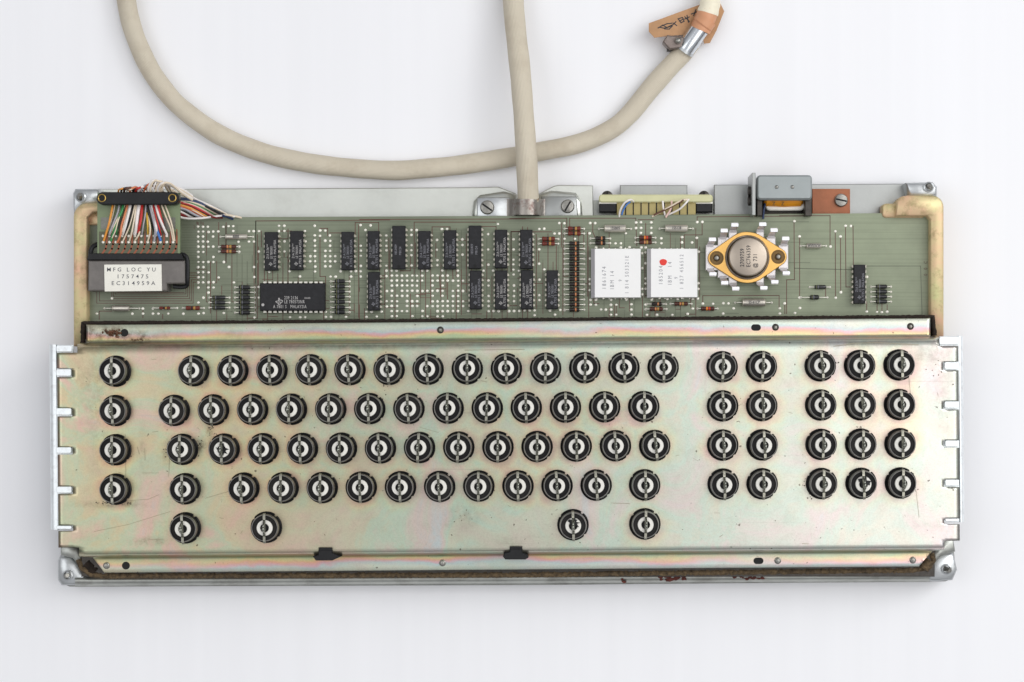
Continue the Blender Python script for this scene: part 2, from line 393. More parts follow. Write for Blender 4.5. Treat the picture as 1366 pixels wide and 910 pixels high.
# ---------------------------------------------------------------- keyboard root
KB = ob('keyboard', None, at=W(683, 520, -T), label='opened computer keyboard without keycaps, metal key plate and green circuit board on white table', cat='keyboard')
BASE = KB.location.copy()
def part(name, me, parent=None, label=None, kind=None, at=None, rz=0):
    p = parent or KB
    a = (0, 0, 0) if at is None else at
    if p is KB: a = (a[0] - BASE.x, a[1] - BASE.y, a[2] - BASE.z)
    return ob(name, me, p, a, rz, label=label, kind=kind)
def sub(name, me, parent, at=(0, 0, 0), rz=0, kind=None, label=None):
    return ob(name, me, parent, at, rz, kind=kind, label=label)

_tcache = {}
def text_mesh(s, size, sx_, m, align='LEFT', bold=0.0, sp=1.0):
    key = (s, size, sx_, m.name, align, sp)
    if key in _tcache: return _tcache[key]
    cu = bpy.data.curves.new('lettering', 'FONT'); cu.body = s; cu.size = size; cu.align_x = align; cu.resolution_u = 2; cu.space_character = sp
    cu.offset = bold
    o = bpy.data.objects.new('lettering', cu); C.objects.link(o)
    bpy.context.view_layer.update(); dg = bpy.context.evaluated_depsgraph_get()
    me = bpy.data.meshes.new_from_object(o.evaluated_get(dg)); bpy.data.objects.remove(o)
    for v in me.vertices: v.co = (v.co.x * S * sx_, v.co.y * S, 0)
    me.materials.clear(); me.materials.append(m); me.name = 'lettering'; _tcache[key] = me
    return me

# frame of the key plate: slightly turned in the picture
def uv(u, v): return (u + .0075 * (v - 495), v - .0077 * (u - 155))

# ---- base pan
def line(a, b_, n): return [(a[0] + (b_[0] - a[0]) * i / n, a[1] + (b_[1] - a[1]) * i / n) for i in range(n)]
pan = [(84, 742), (78, 752), (77, 770), (82, 779), (92, 783), (700, 781), (1262, 776), (1272, 772), (1276, 760), (1273, 735), (1258, 700), (1249, 300), (1249, 262), (1245, 250), (1236, 246), (1216, 246), (1204, 262), (150, 268), (132, 256), (112, 252), (102, 254), (98, 262), (98, 300), (98, 700)]
b = MB(img(-60)); b.prism(pan, -T + 2, -T + 8, 0)
o_, i_ = pan, offset(pan, 5)
# rim wall standing round the pan
def wall(b, outer, inner, z0, z1, m=0):
    n = len(outer) - 1
    O0 = [b.P(x, y, z0) for x, y in outer]; O1 = [b.P(x, y, z1 - 2) for x, y in outer]; M1 = [b.P((x + p) / 2, (y + q) / 2, z1) for (x, y), (p, q) in zip(outer, inner)]
    I1 = [b.P(x, y, z1 - 2) for x, y in inner]; I0 = [b.P(x, y, z0) for x, y in inner]
    for i in range(n):
        j = i + 1
        for a, c in ((O0, O1), (O1, M1), (M1, I1), (I1, I0)): b.F((a[i], a[j], c[j], c[i]), m)
lowpan = [p for p in pan if p[1] > 250 or p[0] < 140]
wall(b, pan[:11], i_[:11], -T + 2, -62)
part('base_pan', b.mesh('base_pan', [PAN], 50), label='galvanised steel base pan')
# feet under the pan so that it rests on the table
b = MB(img(-T))
for x, y in ((150, 300), (1200, 300), (150, 740), (1200, 740)): b.cyl(x, y, 12, -T, -T + 3, 20)
part('rubber_foot', b.mesh('rubber_foot', [BLACKP]))

# bottom sloping skirt of the pan in front of the gasket
b = MB(img())
rows = []
for t_, (dy, z) in enumerate([(0, -58), (3, -52), (6, -50), (10, -52), (13, -60), (14.5, -72)]):
    rows.append([b.P(*(lambda x: (x, 768.5 + dy - .0058 * (x - 110), z))(100 + 1140 * i / 40)) for i in range(41)])
for r0, r1 in zip(rows[:-1], rows[1:]):
    for i in range(40): b.F((r0[i], r0[i + 1], r1[i + 1], r1[i]))
part('front_lip', b.mesh('front_lip', [PAN], 60))

# ---- corner lugs with screws
def screw_mesh(r, h=4, m=SCREW, ang=0, n=28):
    b = MB(loc); b.lathe([(r, 0), (r, h * .5), (r * .86, h * .85), (r * .5, h), (.01, h)], n)
    me_ = b.mesh('screw_head', [m]); return me_
def screw(x, y, z, r, ang, name='screw', m=SCREW, h=4):
    k = K(z); o = part(name, screw_mesh(r * k, h, m), at=W(x, y, z), rz=radians(ang))
    s = MB(loc); s.box(-r * k * .82, -r * .13, r * k * .82, r * .13, h - .7, h + .12)
    sub('screw_slot', s.mesh('screw_slot', [HOLE]), o)
    return o
for pts, sc, ang in (([(100, 252), (131, 252), (135, 262), (131, 271), (112, 275), (98, 285), (97, 258)], (106.5, 262.5), 60),
                     ([(1208, 244), (1244, 243), (1250, 249), (1250, 262), (1214, 262)], (1240, 249), -60),
                     ([(80, 741), (94, 743), (108, 757), (116, 777), (106, 781), (82, 781), (77, 774), (77, 748)], (89, 768), 25),
                     ([(1240, 750), (1254, 738), (1272, 738), (1277, 760), (1271, 774), (1244, 776), (1232, 771)], (1264, 760), -20)):
    b = MB(img(-55)); b.prism(pts, -92, -54, 3)
    part('corner_lug', b.mesh('corner_lug', [STEEL], 60))
    b = MB(img(-45)); b.lathe([(7, -56), (7, -50), (5.2, -49), (4.6, -50), (4.5, -53), (.01, -53)], 28, *sc)
    part('screw_boss', b.mesh('screw_boss', [STEEL]))
    b = MB(loc); b.xlathe([(-5, 3.4), (5, 3.2), (6, 2.6)], 14)
    me = b.mesh('corner_screw', [SCREW]); o = part('corner_screw', me, at=W(sc[0], sc[1], -48)); o.rotation_euler = (0, radians(-65), radians(ang))
b = MB(img(-40))
b.prism([(80, 728), (104, 730), (107, 742), (118, 757), (112, 764), (96, 745), (80, 741)], -64, -42, 2)
part('corner_gusset', b.mesh('corner_gusset', [PAN], 60)); b = MB(img(-40))
b.prism([(1254, 720), (1272, 718), (1275, 736), (1256, 742), (1236, 764), (1230, 758), (1246, 738)], -64, -42, 2)
part('corner_gusset', b.mesh('corner_gusset', [PAN], 60))

# ---- rear aluminium bar pieces
b = MB(img(-84))
b.prism([(132, 252), (262, 252), (640, 250), (664, 249), (688, 258), (688, 300), (132, 300)], -92, -84, 1)
b.prism([(718, 259), (738, 248.5), (744, 247), (791, 247.5), (792, 300), (718, 300)], -92, -84, 1)
part('rear_rail', b.mesh('rear_rail', [ALU], 30))
b = MB(img(-84))
b.box(827, 247, 917, 300, -92, -84, 1)
part('rear_rail', b.mesh('rear_rail', [ALUG], 30))
b = MB(img(-84)); b.prism([(952.5, 246.5), (1214, 245), (1214, 300), (952.5, 300)], -92, -84, 1)
part('rear_rail', b.mesh('rear_rail', [ALUG], 30))

# ---- yellow chromate side frames
def frame_poly(side):
    if side == 'l':
        return [(98, 462), (98, 292)] + [(116 - 18 * cos(a), 289 - 18 * sin(a)) for a in [radians(q) for q in range(0, 91, 15)]] + [(160, 271), (160, 283), (124, 283), (116.5, 290), (116.5, 462)]
    return [(1259, 452), (1259, 278)] + [(1244 + 15 * cos(a), 276 - 15 * sin(a)) for a in [radians(q) for q in range(0, 91, 15)]] + [(1212, 260.5), (1203, 262), (1197, 268), (1195, 288), (1237, 288), (1241, 293), (1241, 452)]
for s_ in 'lr':
    b = MB(img(-46)); b.prism(frame_poly(s_), -88, -46, 2.0)
    part('side_frame', b.mesh('side_frame', [YCHROM], 50), label='iridescent yellow chromate side frame')
b = MB(img(-52)); b.prism(rrect(1178, 271, 1236, 290, 5), -80, -57, 2); part('frame_tongue', b.mesh('frame_tongue', [YCHROM], 50)); b = MB(img(-52)); b.prism(rrect(116, 282, 150, 300, 4), -80, -57, 2)
part('frame_tongue', b.mesh('frame_tongue', [YCHROM], 50))

# ---- circuit board
ZB = -60.0
b = MB(img(ZB)); b.prism([(113.5, 293), (117, 290.5), (240, 290), (690, 288), (1239, 284), (1241, 286), (1241.5, 436), (113, 436)], ZB - 4.5, ZB, .4)
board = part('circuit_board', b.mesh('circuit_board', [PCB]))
cropA = lambda u, v: (300 + u / 6.068, 280 + v / 6.067)
cropB = lambda u, v: (480 + u / 6.068, 280 + v / 6.067)
cropC = lambda u, v: (680 + u / 6.068, 280 + v / 6.067)
cropD = lambda u, v: (860 + u / 6.068, 280 + v / 6.067)
cropE = lambda u, v: (1040 + u / 5.054, 280 + v / 5.054)
cropF = lambda u, v: (50 + u / 4.55, 220 + v / 4.55)
cropG = lambda u, v: (50 + u / 4.55, 380 + v / 4.55)
cropR = lambda u, v: (85 + u / 7.583, 235 + v / 7.583)
cropQ = lambda u, v: (225 + u / 11.375, 240 + v / 11.375)
cropT = lambda u, v: (925 + u / 8.273, 285 + v / 8.273)
pads = []
def pl(crop, s):
    n = [float(q) for q in s.replace(';', ' ').replace(',', ' ').split()]
    pads.extend(crop(n[i], n[i + 1]) for i in range(0, len(n), 2))
pl(cropA, '30,132 68,132 68,172 195,172 234,172 276,172 195,257 234,257 110,257 115,297 115,340 276,337 33,462 235,462 237,544 73,587 240,873 438,128 480,128 438,172 482,172 648,172 482,255 482,336 652,257 360,503 524,498 607,540 728,128 728,208 728,250 728,292 728,333 728,375 690,375 690,417 730,417 730,458 730,500 770,167 812,167 770,210 812,250 850,208 852,250 852,292 812,333 852,333 812,375 852,375 893,375 812,417 852,417 893,417 812,457 852,457 937,497 1020,497 1060,497 1100,497 855,540 897,540 1020,540 1100,540 1098,125 1180,125 1138,165 1100,290 1100,330 1100,372 1100,455 275,625 275,710 528,870 610,870 650,870 817,825 817,867 857,867 980,867 1145,825 1187,825 1268,825 1145,867 1230,865 1307,208 1307,250 1307,292 1307,328 1307,452 1307,492 1307,535 1310,657 1310,740 1310,782')
for v_, us in ((492, '217 257 298 505 545 668 793 1000 1080 1287'), (532, '217 258 300 341 382 424 462 505 588 629 670 711 793'), (573, '258 300 341 382 424 464 505 588 629 670 711 753 795 836 1042'),
               (613, '258 300 341 382 424 462 588 670 795 1042 1248'), (656, '218 260 341 382 424 464 507 546 588 629 670 753 795 836 1248'), (697, '258 300 341 382 464 588 670 753 795 1042 1248'),
               (740, '218 258 300 382 424 464 588 629 670 711 753 795 836 1042 1248'), (779, '218 258 300 382 424 464 546 588 629 670 711 753 795 836 1042'),
               (820, '258 300 341 382 507 629 670 711 753 795 878 1042 1083 1124 1208 1248 1290'), (862, '258 300 424 507 547 629 670')):
    for u_ in us.split(): pads.append(cropB(float(u_), v_))
pl(cropB, '418,163 460,163 418,203 418,287 418,327 418,368 418,450 625,243 625,325 627,407 627,448 665,155 705,155 830,240 830,283 830,363 1118,115 1040,198 1040,322 1040,445 1243,238 1243,322 1243,403 1243,443 1244,484 1244,524 213,287')
pl(cropC, '238,155 278,153 400,108 443,108 362,192 400,192 443,234 527,234 238,320 238,437 280,482 240,565 240,690 240,730 120,815 160,815 200,815 325,815 407,810 443,815 201,853 366,850 650,107 692,107 1022,102 1062,102 1145,102 1022,147 1062,147 1145,147 1062,187 1145,187 647,190 938,190 857,272 900,272 1227,230 1227,270 655,728 697,728 820,728 945,728 655,768 697,768 820,768 862,768 984,765 738,807 778,807 820,807 984,807 820,850 862,850 984,850 1110,850 1193,850 1315,850 1100,555 1100,595 1100,640 1072,685 1072,640 1100,768 1100,807 1150,728 1065,304 1100,304 1072,350 1100,345 1100,432 1072,472 648,395 648,600 648,650 648,563 700,304 900,304 970,302')
pl(cropD, '425,98 466,98 302,222 302,264 422,228 383,265 1212,92 1253,215 1253,710 1132,757 1257,795 1217,837 1093,797 1093,840 720,797 636,757 678,757 553,760 470,760 60,722 184,720 268,722 390,722 432,718 390,800 225,843 347,843 635,840 436,595 436,640 436,340')
pl(cropE, '133,182 375,145 410,180 444,108 480,108 413,555 378,592 136,592 137,660 106,693 35,628 0,662 587,687 657,690 690,690 725,687 590,453 343,248')
pl(cropF, '975,375 1005,375 1034,375 1128,375 1160,373 1190,373 1190,403 975,405 1005,405 1037,408 1066,405 1097,405 975,436 1005,436 1066,436 975,466 1005,466 1034,466 975,497 1005,497 1037,497 1066,497 975,528 1005,528 975,560 1068,560 975,590 1005,590 1037,590 1068,590 975,621 1005,621 975,652 1005,652 1037,652 975,683 1005,683 1100,683 975,713 1005,713 1037,713 1068,713 1190,713 975,745 1037,745 1068,745 1037,775 1007,806 977,836 453,810 1315,403 1284,403 1345,403 1315,466 1284,466 1345,525 1161,620 1131,590 640,873 700,873 760,873 640,903 700,903 733,903 793,903 885,903 1008,900 1130,900 977,903 360,903 575,903')
seen = []
b = MB(img(ZB))
for x, y in pads:
    if any((x - p) ** 2 + (y - q) ** 2 < 9 for p, q in seen): continue
    seen.append((x, y)); r = random.uniform(1.85, 2.2)
    b.ball(x + random.uniform(-.2, .2), y + random.uniform(-.2, .2), ZB - .2, r, r * random.uniform(.85, 1.05), random.uniform(.5, .9), 10, 3, top=True)
sub('solder_pads', b.mesh('solder_pads', [SOLDER], 80), board, kind='stuff').location = -board.location - BASE

# traces
tr = MB(img(ZB)); ZT = ZB + .12
def trace(crop, s, wd=1.0, z=ZT):
    n = [float(q) for q in s.replace(',', ' ').split()]
    tr.strip([crop(n[i], n[i + 1]) for i in range(0, len(n), 2)], wd, z)
for c_, L in ((cropA, ['250,600 250,90 1335,82', '1055,210 1055,103 1245,103 1245,180', '1083,125 1083,870', '237,257 237,610', '272,300 272,640', '295,175 295,300', '770,150 832,150 832,210', '770,220 770,540 815,540 815,825',
                       '850,187 940,187', '320,490 320,580', '430,172 540,172', '480,340 480,380', '505,380 520,420', '8,130 8,430']),
              (cropB, ['0,78 1340,74', '440,520 440,100 1100,100', '585,250 585,138 730,138 730,165', '985,135 1103,135 1103,180', '1225,500 1225,175 1300,175', '710,590 710,720', '1150,500 1190,500', '750,480 755,560', '645,540 655,700', '862,200 862,480', '235,230 235,480']),
              (cropC, ['0,70 462,68 462,180', '485,150 485,68 1020,68 1028,290', '10,178 340,178', '10,178 10,500', '377,290 377,490', '630,180 630,700', '1100,110 1100,310', '420,110 420,300', '215,200 215,800', '1075,700 1075,870', '672,110 672,180 690,220', '1165,80 1040,80', '235,330 235,430', '430,300 430,850', '862,770 862,850']),
              (cropD, ['425,98 425,57 1335,50', '465,110 465,203 320,203 320,310', '470,750 470,695 1088,693 1088,790', '425,235 425,310', '445,300 445,700']),
              (cropE, ['0,40 340,40 340,245', '97,80 100,470 47,472 47,700', '135,185 135,590', '375,150 377,590', '410,185 412,555', '444,112 447,520 500,520', '485,108 495,110 497,370', '587,620 587,687', '657,620 657,690', '690,620 690,690', '725,640 725,687', '310,530 310,590', '35,628 35,700']),
              (cropG, ['375,210 375,160 450,160', '640,145 640,200', '760,180 760,205']),
              (cropF, ['1100,350 1100,500', '1325,345 1325,900', '1145,350 1145,590', '1050,590 1050,900', '1100,690 1100,700', '975,370 975,350', '1005,370 1005,350', '1028,620 1028,760'])):
    for s_ in L: trace(c_, s_)
for k in range(6):
    x0, y0 = 360 + 16 * min(k, 1) + (75 if k > 1 else 0) + 10 * max(0, k - 2), 840 - 14 * k
    trace(cropF, f'{x0},{772} {x0},{y0} {945 - 11 * k},{y0} {945 - 11 * k},{712 - 14 * k} 975,{712 - 14 * k}' if k < 5 else f'{x0},{775} {890},{775}', .8)
# bus lines and denser routing between the chips
R_ = random.Random(3)
for i in range(15): y = 300 + i * 3.4; tr.strip([(243, y), (262 + (i % 3) * 7, y)], .7, ZT - .04, 1)
def blocked(x, y): return False
for i in range(260):
    x = 272 + 6.8 * R_.randint(0, 96) + 3.4; y0 = R_.uniform(300, 420); y1 = min(431, y0 + R_.uniform(10, 70))
    pts = [(x, y0), (x, y1)]
    if R_.random() < .5: pts.append((x + 6.8 * R_.choice([-2, -1, 1, 2]), y1))
    tr.strip(pts, R_.uniform(.7, 1.1), ZT - .04 + .0003 * i, 0 if R_.random() < .62 else 1)
for i in range(90):
    y = 296 + 3.4 * R_.randint(0, 38); x0 = R_.uniform(265, 1000); x1 = x0 + R_.uniform(15, 110)
    tr.strip([(x0, y), (min(x1, 1230), y)], .7, ZT - .1 + .0004 * i, 1)
for i in range(0):
    y = 300 + i * 17; tr.strip([(1060, y), (R_.uniform(1120, 1230), y)], .6, ZT - .1, 1)
tr.strip([(1155, 355), (1228, 355), (1230, 420)], 1, ZT, 1); tr.strip([(1060, 358), (1137, 360)], 1.2, ZT, 1)
sub('copper_traces', tr.mesh('copper_traces', [COPPER, COPPER2]), board, kind='stuff').location = -board.location - BASE
mt = text_mesh('0', 6, .8, COPPER)
for s_, x, y in (('2', 258, 305), ('0', 261.5, 299.5), ('0', 267, 299.5)):
    o = sub('board_lettering', text_mesh(s_, 6, .8, COPPER), board); o.location = tuple(a - c for a, c in zip(W(x, y, ZB + .3), (BASE + board.location)))
for k, y in enumerate((352, 360, 368)):
    o = sub('board_lettering', text_mesh('C00'[k], 7, .8, COPPER), board); o.location = tuple(a - c for a, c in zip(W(1237, y, ZB + .3), (BASE + board.location))); o.rotation_euler = (0, 0, pi / 2)

# ---- chips
_chip = {}
def chip_parts(wd, ln, n, along='y'):
    key = (round(wd), round(ln), n)
    if key in _chip: return _chip[key]
    k = K(ZB); a, c = wd * k / 2, ln * k / 2; pitch = 6.8 * k
    b = MB(loc); b.prism([(-a, -c), (a, -c), (a, c), (-a, c)], 2.5, 7, 0); b.prism([(-a, -c), (a, -c), (a, c), (-a, c)], 7.02, 11.5, 1.0)
    body = b.mesh('chip', [CHIP])
    nb = MB(loc); nb.cyl(0, -c + 3.5, 2.3, 11.45, 11.6, 16); notch = nb.mesh('notch', [HOLE])
    pr = []
    for sg in (-1, 1):
        p = MB(loc)
        for i in range(n):
            y = (i - (n - 1) / 2) * pitch
            x0, x1 = sg * (a - 1), sg * (a + 1.5)
            p.box(min(x0, x1), y - 1.7, max(x0, x1), y + 1.7, 5.6, 6.7)
            x0, x1 = sg * (a + .6), sg * (a + 1.6)
            p.box(min(x0, x1), y - 1.6, max(x0, x1), y + 1.6, 2.5, 5.7)
            p.box(min(x0, x1), y - .8, max(x0, x1), y + .8, -1, 2.4)
            p.ball(sg * (a + 1.2), y, 0, 1.3, 1.5, .8, 8, 2, top=True)
        pr.append(p.mesh('pin_row', [PINM]))
    _chip[key] = (body, notch, pr, a, c); return _chip[key]
def logo_mesh(m, k=1.0):
    b = MB(loc)
    out = [(-.2, 1), (.15, 1), (.2, .55), (.6, .5), (1, .35), (.95, -.1), (.6, -.25), (.35, -.6), (.1, -1), (-.15, -.9), (-.25, -.5), (-.55, -.35), (-1, 0), (-.75, .2), (-.3, .25)]
    out = [(x * k, y * k) for x, y in out]; inn = offset(out, .17 * k); n = len(out)
    O = [b.P(x, y, 0) for x, y in out]; I = [b.P(x, y, 0) for x, y in inn]
    for i in range(n): j = (i + 1) % n; b.F((O[i], O[j], I[j], I[i]))
    b.F([b.P(x * k, y * k, 0) for x, y in ((-.12, .5), (.02, .5), (.02, -.45), (-.12, -.45))]); b.F([b.P(x * k, y * k, 0) for x, y in ((-.35, .2), (.3, .2), (.3, .07), (-.35, .07))])
    b.F([b.P(x * k, y * k, 0) for x, y in ((.2, 0), (.34, 0), (.34, -.45), (.2, -.45))])
    return b.mesh('logo', [m])
LOGO = logo_mesh(CHIPINK, 2.6); LOGOB = logo_mesh(CHIPINK2, 2.6)
def dip(crop, u0, v0, u1, v1, n, style=0):
    (x0, y0), (x1, y1) = crop(u0, v0), crop(u1, v1); x, y = (x0 + x1) / 2, (y0 + y1) / 2
    body, notch, pr, a, c = chip_parts(x1 - x0, y1 - y0, n)
    zc = ZB
    k11 = K(ZB + 11.5) / K(ZB)
    o = part('logic_chip', body, at=W(x, y, ZB, ZB + 11.5))
    sub('notch', notch, o)
    for p in pr: sub('pin_row', p, o)
    ink = CHIPINK2 if style == 1 else CHIPINK
    if style != 2:
        for k, (s_, dx, dy) in enumerate((('Z1A 2136***', -.22, .30), ('LE 7805001', .06, .30), ('A 7735 S  MALAYSIA', .32, .08))):
            t_ = sub('lettering', text_mesh(s_, 4.6, .82 if k < 2 else .92, ink), o); t_.location = loc(a * 2 * dx + 1, -c + c * 2 * dy, 11.62); t_.rotation_euler = (0, 0, pi / 2)
        t_ = sub('logo', LOGOB if style == 1 else LOGO, o); t_.location = loc(-a * .05, -c + 8.5, 11.62); t_.rotation_euler = (0, 0, pi / 2)
    else:
        for k, s_ in enumerate(('1853409', 'M8124')):
            t_ = sub('lettering', text_mesh(s_, 4.6, .9, CHIPINK), o); t_.location = loc(-2.5 + k * 6, -c * .35, 11.62); t_.rotation_euler = (0, 0, pi / 2)
    return o
dip(cropA, 320, 180, 427, 490, 7, 1); dip(cropA, 527, 172, 632, 487, 7, 1); dip(cropA, 942, 178, 1043, 487, 7); dip(cropA, 1153, 172, 1250, 482, 7); dip(cropA, 1157, 503, 1252, 815, 7)
dip(cropB, 262, 130, 368, 480, 8, 2); dip(cropB, 470, 170, 573, 482, 7); dip(cropB, 680, 165, 780, 480, 7); dip(cropB, 880, 128, 983, 475, 8, 2); dip(cropB, 890, 494, 985, 803, 7)
dip(cropB, 1090, 160, 1195, 472, 7, 1); dip(cropB, 1095, 492, 1192, 805, 7, 1)
dip(cropC, 85, 160, 183, 478, 7); dip(cropC, 90, 490, 190, 803, 7, 1); dip(cropC, 297, 490, 390, 803, 7); dip(cropE, 500, 370, 580, 632, 8)
# large 24 pin chip
k = K(ZB); (x0, y0), (x1, y1) = cropA(285, 594), cropA(807, 816)
b = MB(loc); a, c = (x1 - x0) * k / 2, (y1 - y0) * k / 2
b.prism([(-a, -c), (a, -c), (a, c), (-a, c)], 2.5, 8, 0); b.prism([(-a, -c), (a, -c), (a, c), (-a, c)], 8.02, 14, 1.2)
big = part('processor_chip', b.mesh('processor_chip', [CHIP]), at=W((x0 + x1) / 2, (y0 + y1) / 2, ZB, ZB + 14))
for sg in (-1, 1):
    p = MB(loc)
    for i in range(12):
        x = (i - 5.5) * 6.8 * k; ya, yb = sorted((sg * (c - 1), sg * (c + 2.4)))
        p.box(x - 2.1, ya, x + 2.1, yb, 6.6, 7.8); ya, yb = sorted((sg * (c + 1.2), sg * (c + 2.5))); p.box(x - 2, ya, x + 2, yb, -1, 6.7)
    sub('pin_row', p.mesh('pin_row', [SOLDER]), big)
for s_, x, y, sz in (('239 2136', -11, -3.2, 6.2), ('****', 16.5, -4.6, 6), ('LE 780573NR', -11, -8.6, 6.2), ('A 7801 S   MALAYSIA', -26, -15.2, 6.2)):
    t_ = sub('lettering', text_mesh(s_, sz, .68, CHIPINK2, sp=1.18, bold=.05), big); t_.location = loc(x, y, 14.12)
t_ = sub('logo', logo_mesh(CHIPINK2, 5.2), big); t_.location = loc(-18, -6.5, 14.12)
b = MB(loc); b.cyl(0, 0, 2, 0, .1, 16); t_ = sub('pin_one_dot', b.mesh('pin_one_dot', [CHIPINK2]), big); t_.location = loc(-a + 4, -c + 8, 14.05)

# ---- axial components
_ax = {}
def axial(kind, x0, x1, y, r, reach=7.0, zc=None):
    k = K(ZB); L = (x1 - x0) * k; key = (kind, round(L), round(r * 2))
    if key not in _ax:
        b = MB(loc); a = L / 2
        if kind == 'cap':
            mats = [M_['cap']]; b.xlathe([(-a, r * .8), (-a + .8, r), (-a + 2, r), (-a + 2.3, r * .93), (-a + 3, r), (a - 1, r), (a, r * .75)], 20)
        elif kind == 'diode':
            mats = [M_['diode'], M_['band_y'], M_['band_w']]
            b.xlathe([(-a, r * .7), (-a + 1.2, r), (-a + 2.2, r), (-a + 3.0, r), (-a + 4.4, r), (-a + 5.2, r), (a - 1.2, r), (a, r * .7)], 14, mats=[0, 0, 1, 0, 2, 0, 0])
        else:
            bands = {'res': ('brownb', 'band_o', 'band_g'), 'res2': ('redb', 'band_k', 'band_g'), 'resk': ('blackb', 'band_k', 'band_o'), 'reso': ('brownb', 'band_or', 'band_r')}[kind]
            mats = [M_[q] for q in bands]
            b.xlathe([(-a, r * .6), (-a + .8, r), (-a + 3.4, r), (-a + 3.8, r * .85), (-a + L * .38, r * .85), (-a + L * .50, r * .85), (-a + L * .56, r * .85), (-a + L * .70, r * .85), (a - 3.4, r), (a - .8, r), (a, r * .6)], 14, mats=[0, 0, 0, 0, 1, 0, 2, 0, 0, 0])
        me = b.mesh('axial', mats); ld = []
        for sg in (-1, 1):
            q = MB(loc); q.tube([(sg * (a - .5), 0, 0), (sg * (a + reach * .6), 0, 0), (sg * (a + reach), 0, -r * .6), (sg * (a + reach), 0, -r - 1)], .55, 6, smooth=3)
            q.ball(sg * (a + reach), 0, -r - .4, 1.7, 1.7, 1.2, 8, 3, top=True)
            ld.append(q.mesh('lead', [SOLDER]))
        _ax[key] = (me, ld)
    me, ld = _ax[key]
    name = {'cap': 'capacitor', 'diode': 'diode'}.get(kind, 'resistor')
    z = ZB + r + .6
    o = part(name, me, at=W((x0 + x1) / 2, y, z))
    for l in ld: sub('lead', l, o)
    return o
M_ = {'cap': mat('silver_capacitor_can', srgb(206, 200, 188), .3, .7, .12, 300, .1, 500), 'diode': mat('diode_body', (.02, .02, .021), .25), 'band_y': mat('yellow_band', srgb(98, 100, 58), .4), 'band_w': mat('grey_band', srgb(120, 120, 125), .4),
      'brownb': mat('brown_resistor_body', srgb(78, 40, 32), .4, 0, .2, 300), 'redb': mat('red_brown_resistor_body', srgb(108, 42, 30), .38, 0, .2, 300), 'blackb': mat('black_resistor_body', srgb(34, 27, 23), .4, 0, .2, 300),
      'band_o': mat('tan_band', srgb(196, 130, 84), .4), 'band_g': mat('gold_band', srgb(176, 138, 70), .4), 'band_k': mat('dark_band', srgb(40, 24, 22), .4), 'band_or': mat('orange_band', srgb(232, 130, 40), .4), 'band_r': mat('red_band', srgb(190, 60, 40), .4)}
def capmark(o, s_, r):
    t_ = sub('lettering', text_mesh(s_, 5.4, .8, INK, 'CENTER', bold=.08), o); t_.location = loc(0, -1.7, r + .35)
o = axial('cap', 300.5, 330, 315.8, 3.6); capmark(o, 'IIIIIIII', 3.6)
axial('cap', 150, 173, 411.3, 4.2, 12)
o = axial('cap', 806, 835, 305, 5.2); capmark(o, '155B05', 5.2)
o = axial('cap', 887, 917.5, 304.7, 5); capmark(o, '155128', 5)
o = axial('cap', 990, 1021, 403.6, 5.4, 9); capmark(o, '55-61CP', 5.4)
o = axial('cap', 1075.6, 1095.5, 328, 3.6); capmark(o, 'WWWW', 3.6)
axial('res', 295, 315, 329.2, 2.8, 3.5); axial('res', 295, 315, 335.4, 2.8, 3.5)
axial('res2', 212.6, 227, 411, 2.2, 9); axial('res2', 248, 266.5, 411, 2.9, 5)
for y in (397, 403.6, 410.5): axial('diode', 283.5, 300.5, y, 2.8, 5)
for y in (383.3, 390, 397, 403.6, 410.3, 417.1): axial('diode', 318.8, 333.5, y, 2.9, 6)
for y in (375.3, 382.2, 389.1, 395.9, 402.8, 410.2, 416.5): axial('diode', 446.7, 460.2, y, 2.9, 6)
for i in range(14): axial('resk', 759.5, 773, 324.9 + i * 6.79, 3.0, 6.5)
for y in (305, 311.4): axial('res2', 757.5, 774.8, y, 3.1, 4.5)
for y in (318.7, 325): axial('res2', 723, 740.3, y, 3.1, 4.5)
for y in (318, 324.3): axial('resk', 794, 807.8, y, 2.9, 6)
axial('reso', 852.7, 869.5, 317, 3.1, 5); axial('res', 852.7, 869.5, 323.2, 3, 5)
axial('resk', 869.5, 882.8, 405.6, 2.7, 6); axial('res', 867, 884.3, 412.3, 2.8, 5); axial('res', 899.5, 917.7, 405.3, 2.8, 5); axial('reso', 935, 953, 411.8, 3, 4.5)
axial('diode', 1086.5, 1101.7, 383, 2.8, 6); axial('diode', 1080.6, 1092.4, 396.7, 3.2, 12)
for y in (382.5, 389.2, 395.8, 402.4): axial('diode', 1168.6, 1183, y, 2.9, 5)

